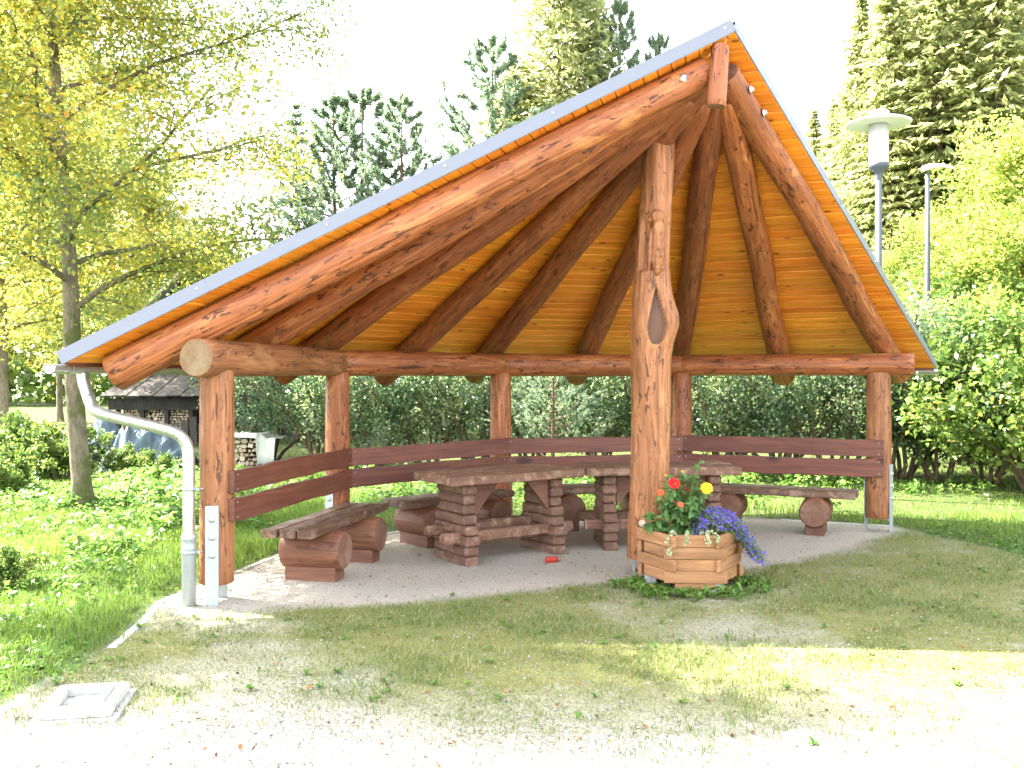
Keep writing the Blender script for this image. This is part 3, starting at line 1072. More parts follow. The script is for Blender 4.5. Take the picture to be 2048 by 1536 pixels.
obj('soil', mb.mesh('soil', M['soil']), PC, pl)
PLANTER_TOP = 0.08 + 4 * (BH + 0.002)
# ------------------------------------------------------------------ ground
def seg_dist(px, py, pts):
    d = np.full(px.shape, 1e9)
    for (ax, ay), (bx, by) in zip(pts, pts[1:]):
        vx, vy = bx - ax, by - ay
        t = np.clip(((px - ax) * vx + (py - ay) * vy) / (vx * vx + vy * vy), 0, 1)
        d = np.minimum(d, np.hypot(px - ax - t * vx, py - ay - t * vy))
    return d

def in_poly(px, py, poly):
    c = np.zeros(px.shape, bool)
    n = len(poly)
    for i in range(n):
        x0, y0 = poly[i]
        x1, y1 = poly[(i + 1) % n]
        if y0 == y1:
            continue
        cond = ((y0 > py) != (y1 > py)) & (px < (x1 - x0) * (py - y0) / (y1 - y0) + x0)
        c ^= cond
    return c

ring = [tuple(polar(a, 4.16)[:2]) for a in POST_A]
PAD_FRONT = [(4.05, 9.55), (3.2, 8.75), (2.5, 8.15), (1.7, 7.75), (0.9, 7.45), (0.2, 7.05), (-0.7, 6.75), (-1.5, 6.5), (-2.2, 6.45)]
PAD = ring + PAD_FRONT
KERB = [(-2.56, 3.9), (-2.50, 4.75), (-2.44, 5.6), (-2.50, 6.3)] + ring
YARD = [(-2.50, -4), (-2.52, 4.7), (-2.46, 5.6), (-2.52, 6.3), ring[0]] + ring[1:] + [(4.35, 9.55), (4.75, 8.3), (5.6, 7.3), (8.0, 6.4), (30, 5.5), (30, -4)]

def sdf(px, py, poly):
    d = seg_dist(px, py, poly + [poly[0]])
    return np.where(in_poly(px, py, poly), -d, d)

def cover(px, py):
    """(pad, lawn, moss) weights of the ground at a point"""
    wob = 0.10 * n2(px, py, 21, 2.5, 4)
    pad = np.clip(0.5 - (sdf(px, py, PAD) + wob * 1.2) / 0.22, 0, 1)
    lawn = np.clip(0.5 + (sdf(px, py, YARD) + wob * 0.4) / 0.12, 0, 1)
    fade = np.clip((py - 3.9 + 0.25 * n2(px, py, 31, 0.9, 3)) / 1.5, 0.10, 1)
    right = 1 - 0.55 * np.clip((px - 2.2) / 2.2, 0, 1) * np.clip((7.4 - py) / 1.6, 0, 1)
    moss = np.clip(1.0 + 0.55 * n2(px, py, 41, 1.5, 5), 0.12, 1) * fade * right
    return pad, lawn, moss * (1 - pad) * (1 - lawn)

def axis_pts(a, b, c, d, fine, coarse):
    out = [a]
    x = a
    while x < d:
        if b <= x < c:
            x += fine
        else:
            g = min(abs(x - b), abs(x - c))
            x += min(coarse, max(fine, g * 0.18 + fine))
        out.append(x)
    return np.array(out)

gx = axis_pts(-220, -5.2, 6.2, 220, 0.075, 14)
gy = axis_pts(-30, 3.4, 10.6, 420, 0.075, 16)
GX, GY = np.meshgrid(gx, gy, indexing='ij')
def ground_z(x, y):
    far = np.clip((y - 26) / 30, 0, 1) ** 1.5
    slope = np.clip((x - 4 + (y - 30) * 0.25) / 26, 0, 1)
    hill = far * slope * 7.5 + np.clip((y - 70) / 160, 0, 1) * 6 * (0.25 + slope)
    return hill + 0.012 * n2(x, y, 3, 0.8, 3) * np.clip((np.hypot(x - 1.5, y - 7) - 4.6) / 2, 0, 1)
GZ = ground_z(GX, GY)
pad, lawn, moss = cover(GX, GY)
GZ += 0.006 * n2(GX, GY, 9, 6, 3) * (1 - lawn)
nx, ny = GX.shape
i, k = np.meshgrid(np.arange(nx - 1), np.arange(ny - 1), indexing='ij')
F = np.stack([i * ny + k, (i + 1) * ny + k, (i + 1) * ny + k + 1, i * ny + k + 1], -1).reshape(-1, 4)

def ground_mat():
    m, nt, b = mat_new('ground_cover')
    tc = nt.nodes.new('ShaderNodeTexCoord')
    v = tc.outputs['Object']
    at = nt.nodes.new('ShaderNodeAttribute')
    at.attribute_name = 'cov'
    sp = nt.nodes.new('ShaderNodeSeparateXYZ')
    L(nt, at.outputs['Vector'], sp.inputs[0])
    vo = nt.nodes.new('ShaderNodeTexVoronoi')
    vo.inputs['Scale'].default_value = 62
    L(nt, v, vo.inputs['Vector'])
    vo2 = nt.nodes.new('ShaderNodeTexVoronoi')
    vo2.inputs['Scale'].default_value = 130
    L(nt, v, vo2.inputs['Vector'])
    cs = nt.nodes.new('ShaderNodeSeparateColor')
    L(nt, vo.outputs['Color'], cs.inputs[0])
    stone = ramp(nt, cs.outputs[0], [(0.0, (0.20, 0.185, 0.165)), (0.35, (0.34, 0.325, 0.30)), (0.7, (0.46, 0.44, 0.41)), (1.0, (0.62, 0.60, 0.57))])
    cs2 = nt.nodes.new('ShaderNodeSeparateColor')
    L(nt, vo2.outputs['Color'], cs2.inputs[0])
    fine = ramp(nt, cs2.outputs[1], [(0.0, (0.26, 0.235, 0.205)), (0.5, (0.38, 0.355, 0.325)), (1.0, (0.50, 0.48, 0.45))])
    nl = noise(nt, v, 2.4, 5, 0.6)
    grav = mix(nt, ramp(nt, nl, [(0.4, (0.25,) * 3), (0.62, (0.9,) * 3)]), stone, fine)
    dust = noise(nt, v, 0.9, 6, 0.65)
    grav = mix(nt, ramp(nt, dust, [(0.42, (0, 0, 0)), (0.7, (0.45,) * 3)]), grav, (0.27, 0.225, 0.17))
    padc = mix(nt, 0.72, grav, mix(nt, noise(nt, v, 30, 6, 0.7), (0.28, 0.24, 0.18), (0.44, 0.39, 0.31)))
    col = mix(nt, sp.outputs[0], grav, padc)
    nm = noise(nt, v, 55, 5, 0.7)
    nm2 = noise(nt, v, 7, 6, 0.7)
    mossc = ramp(nt, nm, [(0.25, (0.08, 0.09, 0.028)), (0.5, (0.165, 0.17, 0.055)), (0.8, (0.31, 0.28, 0.12))])
    mk = math_n(nt, 'MULTIPLY', sp.outputs[2], ramp(nt, math_n(nt, 'ADD', math_n(nt, 'MULTIPLY', nm2, 0.6), math_n(nt, 'MULTIPLY', nm, 0.45)), [(0.30, (0.0,) * 3), (0.50, (1.0,) * 3)]))
    mk = math_n(nt, 'MULTIPLY', mk, 1.25, True)
    col = mix(nt, mk, col, mossc)
    lawnc = ramp(nt, noise(nt, v, 9, 6, 0.7), [(0.3, (0.035, 0.045, 0.012)), (0.6, (0.075, 0.10, 0.025)), (0.8, (0.12, 0.13, 0.04))])
    col = mix(nt, sp.outputs[1], col, lawnc)
    L(nt, col, b.inputs['Base Color'])
    b.inputs['Roughness'].default_value = 0.92
    b.inputs['Specular IOR Level'].default_value = 0.2
    h = math_n(nt, 'ADD', math_n(nt, 'MULTIPLY', vo.outputs['Distance'], -0.8), math_n(nt, 'MULTIPLY', noise(nt, v, 20, 5, 0.7), 0.8))
    bump(nt, h, 0.9, 0.02, b)
    return m
M['ground'] = ground_mat()
me = np_mesh('ground', np.stack([GX, GY, GZ], -1).reshape(-1, 3), F, M['ground'], smooth=True)
at = me.attributes.new('cov', 'FLOAT_VECTOR', 'POINT')
at.data.foreach_set('vector', np.stack([pad, lawn, moss], -1).reshape(-1, 3).astype(np.float32).ravel())
gr = obj('ground', me)
gr['kind'] = 'structure'

# edging stones round the lawn side of the gravel
kerb = bpy.data.objects.new('kerb', None)
link(kerb, (KERB[0][0], KERB[0][1], 0))
kerb['kind'] = 'structure'
for (a, b) in zip(KERB, KERB[1:]):
    a, b = Vector((*a, 0)), Vector((*b, 0))
    ln = (b - a).length
    n = max(1, round(ln / 0.95))
    for j in range(n):
        p = a.lerp(b, j / n)
        mb = MB()
        mb.box(0.005, ln / n - 0.005, -0.03, 0.03, -0.10, 0.004 + random.uniform(-0.008, 0.006), ch=0.006)
        obj('kerb_stone', mb.mesh('kerb_stone', M['concrete']), frame(p, b - a), kerb)

# ------------------------------------------------------------------ grass, weeds and litter on the ground
def blades(name, px, py, h, w, lean, rnd, mat, z0=None):
    n = len(px)
    a = rng.uniform(0, 2 * PI, n)
    d = rng.uniform(0, 2 * PI, n)
    ln = h * lean * rng.uniform(0.3, 1.3, n)
    z = ground_z(px, py) if z0 is None else z0
    dx, dy = np.cos(a) * w / 2, np.sin(a) * w / 2
    lx, ly = np.cos(d) * ln, np.sin(d) * ln
    b0 = np.stack([px - dx, py - dy, z - 0.005], -1)
    b1 = np.stack([px + dx, py + dy, z - 0.005], -1)
    m0 = np.stack([px - dx * 0.8 + lx * 0.35, py - dy * 0.8 + ly * 0.35, z + h * 0.6], -1)
    m1 = np.stack([px + dx * 0.8 + lx * 0.35, py + dy * 0.8 + ly * 0.35, z + h * 0.6], -1)
    t = np.stack([px + lx, py + ly, z + h * (1 - 0.25 * np.clip(ln / h, 0, 1.5))], -1)
    V = np.stack([b0, b1, m0, m1, t], 1).reshape(-1, 3)
    o = np.arange(n)[:, None] * 5
    F = np.concatenate([o + [0, 1, 3], o + [0, 3, 2], o + [2, 3, 4]], 1).reshape(-1, 3)
    return np_mesh(name, V, F, mat, np.repeat(rnd, 3))

def scatter(n, x0, x1, y0, y1, dens):
    px, py = rng.uniform(x0, x1, n), rng.uniform(y0, y1, n)
    keep = rng.uniform(0, 1, n) < dens(px, py)
    px, py = px[keep], py[keep]
    vis = np.abs(px) < py * 0.62 + 1.5
    return px[vis], py[vis]

M['grass'] = leaf_mat('grass_blade', [(0.0, (0.055, 0.115, 0.016)), (0.45, (0.11, 0.20, 0.028)), (0.8, (0.19, 0.265, 0.045)), (1.0, (0.36, 0.32, 0.11))], 0.4, 0.5)
M['yardgrass'] = leaf_mat('yard_grass_blade', [(0.0, (0.08, 0.14, 0.03)), (0.5, (0.16, 0.20, 0.06)), (0.8, (0.27, 0.26, 0.11)), (1.0, (0.40, 0.34, 0.20))], 0.35, 0.6)
M['weed'] = leaf_mat('weed_leaf', [(0.0, (0.045, 0.11, 0.02)), (0.5, (0.10, 0.20, 0.035)), (0.85, (0.18, 0.28, 0.06)), (1.0, (0.30, 0.32, 0.06))], 0.38, 0.45)

def ldens(px, py):
    c = cover(px, py)[1]
    return c * np.clip((7.5 / np.clip(py, 3, 60)) ** 1.6, 0.05, 1)
qx, qy = [], []
for (n, x0, x1, y0, y1) in ((150000, -9.5, -2.2, 3.6, 13), (70000, -9, 9.5, 10, 17), (26000, 3.8, 8.5, 6.2, 11), (40000, -16, 16, 16, 30)):
    a, b = scatter(n, x0, x1, y0, y1, ldens)
    qx.append(a); qy.append(b)
qx, qy = np.concatenate(qx), np.concatenate(qy)
far = np.clip(qy / 9, 0.75, 2.6)
tuft = 0.5 + 0.5 * n2(qx, qy, 55, 1.6, 3)
edge = np.clip(sdf(qx, qy, YARD) / 0.6 + 0.45, 0.35, 1)
hh = (0.045 + 0.13 * np.clip(tuft, 0.05, 1) * rng.uniform(0.4, 1.2, len(qx))) * edge
hh = np.where(qx > 3.5, hh * 0.6, hh)
ob = obj('grass', blades('grass', qx, qy, hh, 0.006 * far * rng.uniform(0.7, 1.4, len(qx)), 0.7, np.clip(0.25 + 0.35 * tuft + rng.normal(0, 0.16, len(qx)), 0, 1), M['grass']))
tag(ob, 'bright green lawn grass growing around the gravel and behind the benches', 'grass', kind='stuff')

def ydens(px, py):
    p, l, mo = cover(px, py)
    cl = np.clip(0.5 + n2(px, py, 61, 3.2, 4) * 1.2, 0, 1)
    return np.clip(mo * (0.28 + cl ** 2) + 0.010 * (1 - l) * (1 - p) + 0.006 * p, 0, 1) * np.clip((6 / np.clip(py, 3, 30)) ** 0.6, 0, 1)
ax_, ay_ = scatter(260000, -2.5, 6.5, 3.4, 9.8, ydens)
tu = np.clip(0.5 + n2(ax_, ay_, 65, 3.0, 3), 0.1, 1)
ob = obj('yard_grass', blades('yard_grass', ax_, ay_, (0.014 + 0.040 * tu * rng.uniform(0.3, 1.2, len(ax_))), 0.0045 * rng.uniform(0.7, 1.4, len(ax_)), 1.0, np.clip(rng.normal(0.45, 0.25, len(ax_)), 0, 1), M['yardgrass']))
tag(ob, 'short sparse yellowish grass and moss in the gravel before the pavilion', 'grass', kind='stuff')

def leaf_quads(pos, nrm, size, aspect=0.6, fold=0.12, droop=None):
    """folded leaf of two quads ... returned as V (n*6,3), F (n*4 triangles -> 2 quads)"""
    n = len(pos)
    nrm = nrm / np.linalg.norm(nrm, axis=1, keepdims=True)
    r = rng.normal(size=(n, 3)) if droop is None else droop
    u = r - nrm * (r * nrm).sum(1, keepdims=True)
    u /= np.linalg.norm(u, axis=1, keepdims=True) + 1e-9
    v = np.cross(nrm, u)
    s = size[:, None] if hasattr(size, '__len__') else size
    base = pos - u * s * 0.5
    tip = pos + u * s * 0.5 - nrm * s * fold
    l = pos + v * s * aspect * 0.5 + nrm * s * fold
    rr = pos - v * s * aspect * 0.5 + nrm * s * fold
    V = np.stack([base, rr, tip, l], 1).reshape(-1, 3)
    F = (np.arange(n)[:, None] * 4 + np.arange(4))
    return V, F

# broad-leaved weeds among the lawn
def wdens(px, py):
    c = cover(px, py)[1]
    return c * np.clip(0.35 + n2(px, py, 71, 0.9, 3), 0, 1) * np.clip((9 / np.clip(py, 3, 60)) ** 1.2, 0.1, 1)
cxs, cys = [], []
for (n, x0, x1, y0, y1) in ((5200, -10, -2.4, 3.8, 15), (3600, -8, 10, 11.2, 15), (900, 4.2, 8, 7, 12)):
    a, b = scatter(n, x0, x1, y0, y1, wdens)
    cxs.append(a); cys.append(b)
cx, cy = np.concatenate(cxs), np.concatenate(cys)
nl = 15
sz = np.repeat(np.clip(0.5 + 0.5 * n2(cx, cy, 73, 1.2, 3), 0.15, 1) * np.clip(cy / 9, 0.6, 1.35) * np.clip((sdf(cx, cy, YARD)) / 0.9, 0.18, 1), nl)
X = np.repeat(cx, nl) + rng.normal(0, 0.055, len(cx) * nl)
Y = np.repeat(cy, nl) + rng.normal(0, 0.055, len(cx) * nl)
Zz = ground_z(X, Y) + rng.uniform(0.02, 0.33, len(X)) * sz
nrm = rng.normal(0, 0.45, (len(X), 3)); nrm[:, 2] += 1
V, F = leaf_quads(np.stack([X, Y, Zz], -1), nrm, 0.058 * rng.uniform(0.6, 1.5, len(X)) * np.clip(0.6 + sz, 0.6, 1.5), 0.62)
ob = obj('lawn_weeds', np_mesh('lawn_weeds', V, F, M['weed'], np.clip(rng.normal(0.45, 0.22, len(X)), 0, 1)))
tag(ob, 'leafy nettles and ground weeds growing through the lawn', 'weeds', kind='stuff')

# dandelion rosettes round the planter and along the gravel edge
def toothed_leaf(L_, w, bend):
    V, F = [], []
    n = 7
    for i in range(n + 1):
        t = i / n
        ww = w * (0.18 + 0.95 * math.sin(min(1, t * 1.02) * PI * 0.86) ** 1.3) * (1 if i % 2 else 0.72)
        if i == n:
            ww = 0.0015
        x = L_ * t * (1 - 0.25 * bend * t)
        z = L_ * (bend * t - bend * 0.75 * t * t)
        V += [(x, -ww, z + ww * 0.35), (x, 0, z), (x, ww, z + ww * 0.35)]
    for i in range(n):
        for q in (0, 1):
            F.append((i * 3 + q, i * 3 + 3 + q, i * 3 + 4 + q, i * 3 + 1 + q))
    return np.array(V), np.array(F)
def rosettes(name, spots, mat, lmin, lmax, nleaf):
    Vs, Fs, Rn, o = [], [], [], 0
    for (x, y) in spots:
        n = random.randint(*nleaf)
        for j in range(n):
            V, F = toothed_leaf(random.uniform(lmin, lmax), random.uniform(0.010, 0.021), random.uniform(0.5, 1.5))
            a = random.uniform(0, 2 * PI)
            c, s = math.cos(a), math.sin(a)
            V = np.stack([V[:, 0] * c - V[:, 1] * s + x, V[:, 0] * s + V[:, 1] * c + y, V[:, 2] + 0.004], -1)
            Vs.append(V); Fs.append(F + o); o += len(V)
            Rn += [min(1, max(0, random.gauss(0.45, 0.22)))] * len(F)
    return np_mesh(name, np.concatenate(Vs), np.concatenate(Fs), mat, Rn, True)
sp = []
for _ in range(40):
    a = random.uniform(math.radians(170), math.radians(375))
    r = random.uniform(0.40, 0.62)
    sp.append((PC.x + r * math.cos(a), PC.y + r * math.sin(a)))
ob = obj('dandelion_weeds', rosettes('dandelion_weeds', sp, M['weed'], 0.08, 0.17, (6, 10)))
tag(ob, 'toothed dandelion leaves crowding around the foot of the planter', 'weeds', kind='stuff')
sp = []
for _ in range(900):
    x, y = random.uniform(-2.4, 4.8), random.uniform(4.6, 8.2)
    w = float(ydens(np.array([x]), np.array([y]))[0])
    if random.random() < w * 0.4:
        sp.append((x, y))
for _ in range(46):
    t = random.random()
    sp.append((-2.62 - random.uniform(0, 0.35) + 0.5 * (random.random() < 0.2), 4.2 + 2.3 * t))
for q in ((0.32, 4.44), (1.05, 3.78), (1.35, 4.12)):
    sp.append(q)
ob = obj('low_weeds', rosettes('low_weeds', sp, M['weed'], 0.018, 0.05, (4, 8)))
tag(ob, 'small low weeds scattered over the gravel and its left edge', 'weeds', kind='stuff')

# fallen leaves and bits on the gravel
M['fallen'] = leaf_mat('fallen_leaf', [(0.0, (0.055, 0.025, 0.012)), (0.5, (0.17, 0.07, 0.025)), (0.85, (0.30, 0.13, 0.04)), (1.0, (0.42, 0.28, 0.10))], 0.15, 0.8)
n = 1100
X = rng.uniform(-2.6, 5.2, n); Y = rng.uniform(3.6, 8.6, n)
cv_ = cover(X, Y)
kp_ = (cv_[1] < 0.3) & ((cv_[0] < 0.5) | (rng.uniform(0, 1, n) < 0.35))
X, Y = X[kp_], Y[kp_]
n = len(X)
s_ = rng.uniform(0.005, 0.0165, n)
tmpl = np.array([[-1, 0, 0], [-0.4, 0.5, 0.25], [0.3, 0.62, 0.5], [1, 0, 0.3], [0.3, -0.62, 0.3], [-0.4, -0.5, 0.45], [0, 0, -0.05]], float)
V = tmpl[None] * s_[:, None, None] * rng.uniform(0.65, 1.25, (n, 7, 3))
a = rng.uniform(0, 7, n); ca, sa = np.cos(a)[:, None], np.sin(a)[:, None]
tl = rng.normal(0, 0.35, (n, 2))
x_, y_ = V[..., 0] * ca - V[..., 1] * sa, V[..., 0] * sa + V[..., 1] * ca
V = np.stack([x_ + X[:, None], y_ + Y[:, None], V[..., 2] + x_ * tl[:, :1] + y_ * tl[:, 1:] + 0.008], -1).reshape(-1, 3)
F = (np.arange(n)[:, None, None] * 7 + np.array([[6, k, (k + 1) % 6] for k in range(6)])).reshape(-1, 3)
ob = obj('fallen_leaves', np_mesh('fallen_leaves', V, F, M['fallen'], np.repeat(rng.uniform(0, 1, n), 6)))
tag(ob, 'dry brown fallen leaves strewn over the gravel', 'fallen leaves', kind='stuff')
# loose stones
n = 5200
X = rng.uniform(-2.5, 6, n); Y = 3.3 + 5.0 * rng.uniform(0, 1, n) ** 1.3
c3 = cover(X, Y)
kp_ = c3[1] < 0.3
X, Y = X[kp_], Y[kp_]
s = rng.uniform(0.004, 0.011, len(X))
oc = np.array([[1, 0, 0], [0, 1, 0], [-1, 0, 0], [0, -1, 0], [0, 0, 0.7], [0, 0, -0.6]], float)
V = oc[None] * s[:, None, None] * rng.uniform(0.6, 1.3, (len(X), 6, 1))
a = rng.uniform(0, 7, len(X)); ca, sa = np.cos(a)[:, None], np.sin(a)[:, None]
V = np.stack([V[..., 0] * ca - V[..., 1] * sa + X[:, None], V[..., 0] * sa + V[..., 1] * ca + Y[:, None], V[..., 2] + 0.006 + 0 * X[:, None]], -1).reshape(-1, 3)
F = np.array([[0, 1, 4], [1, 2, 4], [2, 3, 4], [3, 0, 4], [1, 0, 5], [2, 1, 5], [3, 2, 5], [0, 3, 5]])
F = (np.arange(len(X))[:, None, None] * 6 + F).reshape(-1, 3)
M['pebble'] = leaf_mat('loose_pebble', [(0.0, (0.16, 0.145, 0.13)), (0.6, (0.28, 0.265, 0.24)), (1.0, (0.42, 0.40, 0.38))], 0.0, 0.9)
ob = obj('loose_gravel', np_mesh('loose_gravel', V, F, M['pebble'], np.repeat(rng.uniform(0, 1, len(X)), 8)))
tag(ob, 'loose pale pebbles lying on the yard', 'gravel', kind='stuff')

# ------------------------------------------------------------------ drain frame in the left foreground
dr = thing('drain_frame', 'raised concrete drain frame with a sunken slab at the lower left', 'drain', (-2.14, 4.58, 0))
fr = frame((-2.27, 4.375, 0), (0.33, 0.055, 0))
mb = MB(); mb.box(-0.03, 0.37, -0.03, 0.41, -0.05, 0.012, ch=0.004)
obj('base_slab', mb.mesh('base_slab', M['concrete']), fr, dr)
for q in ((0, 0.34, 0, 0.055), (0, 0.34, 0.325, 0.38), (0, 0.055, 0.057, 0.323), (0.27, 0.34, 0.057, 0.323)):
    mb = MB(); mb.box(*q, 0.0125, 0.060, ch=0.004)
    obj('frame_bar', mb.mesh('frame_bar', M['concrete']), fr, dr)
mb = MB(); mb.box(0.10, 0.255, 0.07, 0.30, 0.0125, 0.024, ch=0.002)
obj('inner_plate', mb.mesh('inner_plate', M['concrete']), fr, dr)
mb = MB(); mb.box(-0.11, 0.11, -0.004, 0.004, 0, 0.05)
obj('steel_angle', mb.mesh('steel_angle', M['galv']), fr @ Matrix.Translation((0.262, 0.2, 0.026)) @ Matrix.Rotation(PI / 2, 4, 'Z') @ Matrix.Rotation(0.5, 4, 'X'), dr)

# crushed drinks can under the left table
mb = MB()
prof = [(0.0, 0.0), (0.024, 0.0), (0.031, 0.006), (0.031, 0.03), (0.024, 0.045), (0.029, 0.06), (0.027, 0.09), (0.031, 0.10), (0.025, 0.112), (0.0, 0.112)]
mb.lathe(prof, 14, mat=Matrix.Diagonal((1, 0.7, 1, 1)))
M['can'] = plain_mat('red_can', (0.35, 0.03, 0.02), 0.35, 0.3, 12)
tag(obj('crushed_can', mb.mesh('crushed_can', M['can']), Matrix.Translation((0.30, 8.15, 0.026)) @ Matrix.Rotation(0.4, 4, 'Z') @ Matrix.Rotation(PI / 2, 4, 'Y')), 'crushed red drinks can lying under the left table', 'can')
# ------------------------------------------------------------------ flowers in the planter
def curve_pts(p0, p1, sag, n=6):
    p0, p1 = Vector(p0), Vector(p1)
    return [p0.lerp(p1, i / n) + Vector(sag) * math.sin(PI * i / n) for i in range(n + 1)]

def ovate(pos, dirv, up, L_, W_):
    """ovate leaf with a midrib fold: 3 x 5 grid"""
    d = Vector(dirv).normalized(); u = Vector(up)
    s = d.cross(u).normalized(); u = s.cross(d)
    V = []
    for i in range(5):
        t = i / 4
        w = W_ * [0.12, 0.9, 1.0, 0.62, 0.03][i] * 0.5
        c = Vector(pos) + d * L_ * t - u * (L_ * 0.28 * t * t)
        V += [c - s * w + u * w * 0.35, c, c + s * w + u * w * 0.35]
    F = [(i * 3 + q, i * 3 + 1 + q, i * 3 + 4 + q, i * 3 + 3 + q) for i in range(4) for q in (0, 1)]
    return V, F

M['zleaf'] = leaf_mat('zinnia_leaf', [(0.0, (0.05, 0.115, 0.035)), (0.5, (0.095, 0.185, 0.05)), (0.9, (0.17, 0.25, 0.07)), (1.0, (0.36, 0.30, 0.08))], 0.3, 0.5)
M['stem'] = plain_mat('green_stem', (0.13, 0.20, 0.06), 0.6, 0.2)
def petal_mat(name, c):
    return leaf_mat(name, [(0, tuple(x * 0.75 for x in c)), (1, tuple(min(1, x * 1.15) for x in c))], 0.25, 0.55)
M['red'] = petal_mat('red_petal', (0.72, 0.012, 0.012))
M['yellow'] = petal_mat('yellow_petal', (0.85, 0.50, 0.015))
M['faded'] = petal_mat('faded_petal', (0.52, 0.13, 0.05))
M['pink'] = petal_mat('pale_petal', (0.62, 0.42, 0.34))

zt = thing('zinnia_plant', 'tall leafy zinnia with red and yellow blooms in the planter', 'plant', PC + Vector((-0.10, -0.04, 0.335)))
SOIL = 0.365
stems = [((-0.14, -0.05), (-0.165, -0.14, 0.74), 0), ((-0.10, -0.02), (-0.055, -0.12, 0.815), 1), ((-0.02, 0.0), (0.03, 0.0, 0.84), 0), ((0.03, 0.02), (0.145, -0.12, 0.985), 2),
         ((0.05, 0.0), (0.205, -0.10, 0.775), 3), ((-0.18, 0.02), (-0.26, -0.08, 0.58), 4), ((-0.08, -0.08), (-0.02, -0.20, 0.66), 5), ((-0.15, -0.03), (-0.30, -0.10, 0.50), 6), ((0.0, -0.05), (0.10, -0.16, 0.72), 0), ((-0.12, 0.03), (-0.10, 0.0, 0.86), 7), ((-0.05, 0.02), (0.02, -0.06, 0.90), 7), ((0.06, 0.04), (0.16, 0.0, 0.82), 0)]
LV, LF, LR = [], [], []
mbs = MB()
heads = []
for (bx, by), (tx, ty, tz), kind in stems:
    pts = curve_pts(PC + Vector((bx - 0.04, by, SOIL - 0.02)), PC + Vector((tx - 0.09, ty, tz)), (random.uniform(-.03, .03), random.uniform(-.03, .03), 0.02), 8)
    mbs.tube(pts, [0.0055 - 0.0025 * i / 8 for i in range(9)], 6)
    n = 11
    for j in range(1, n + 1):
        t = j / n * 0.97
        ii = min(7, int(t * 8)); c = pts[ii].lerp(pts[ii + 1], t * 8 - ii)
        a0 = j * PI / 2 + random.uniform(-0.4, 0.4)
        for s in (0, PI, 0.5 * PI):
            a = a0 + s + random.uniform(-0.3, 0.3)
            sz = random.uniform(0.085, 0.125) * (1.08 - 0.42 * t)
            dv = Vector((math.cos(a), math.sin(a), random.uniform(-0.75, 0.6)))
            V, F = ovate(c, dv, (random.uniform(-0.8, 0.8), random.uniform(-1.0, 0.5), 1), sz, sz * 0.52)
            o = len(LV); LV += V; LF += [[i + o for i in f] for f in F]
            LR += [min(1, max(0, random.gauss(0.45, 0.22)))] * len(F)
    heads.append((pts[-1], kind))
zf = obj('foliage', np_mesh('foliage', [tuple(v) for v in LV], LF, M['zleaf'], LR, True), None, zt)
obj('stem', mbs.mesh('stem', M['stem']), None, zt)
def bloom(c, nrm, R, layers, mat, flat=0.25, npet=15, nm='flower_head'):
    V, F = [], []
    z = Vector(nrm).normalized(); x = z.orthogonal().normalized(); y = z.cross(x)
    for l in range(layers):
        r1 = R * (1 - 0.24 * l); zz = 0.004 + l * R * flat
        for k in range(npet - l * 2):
            a = 2 * PI * k / (npet - l * 2) + l * 0.4 + random.uniform(-.06, .06)
            w = PI / (npet - l * 2) * 1.15
            o = len(V)
            for rr, ww, hz in ((0.15, 0.6, 0), (0.7, 1.0, 0.10), (1.0, 0.45, -0.03 + 0.05 * random.random())):
                for e in (-1, 1):
                    aa = a + e * w * ww
                    V.append(c + (x * math.cos(aa) + y * math.sin(aa)) * r1 * rr + z * (zz + hz * R))
            F += [(o, o + 1, o + 3, o + 2), (o + 2, o + 3, o + 5, o + 4)]
    return obj(nm, np_mesh(nm, [tuple(v) for v in V], F, mat, [random.random() for _ in F]), None, zt)
for c, kind in heads:
    if kind == 1:
        bloom(c, (0, -0.8, 0.7), 0.050, 5, M['red'], 0.16)['label'] = 'full red bloom'
    elif kind == 3:
        bloom(c, (-0.1, -0.9, 0.45), 0.050, 5, M['yellow'], 0.16)['label'] = 'full yellow bloom'
    elif kind == 4:
        pass
    elif kind in (5,):
        bloom(c, (0, -0.7, 0.7), 0.028, 3, M['faded'], 0.3, 9)
    elif kind == 6:
        bloom(c, (-0.3, -0.7, -0.2), 0.032, 3, M['pink'], 0.25, 10)
    elif kind == 7:
        bloom(c, (0, -0.3, 1), 0.014, 2, M['stemyellow'] if 'stemyellow' in M else M['yellow'], 0.4, 8)
# drooping rusty bloom at the left
bloom(heads[0][0] + Vector((0, 0, 0.005)), (-0.1, -0.9, -0.3), 0.036, 4, M['faded'], 0.35, 11)['label'] = 'wilting rust-red bloom'

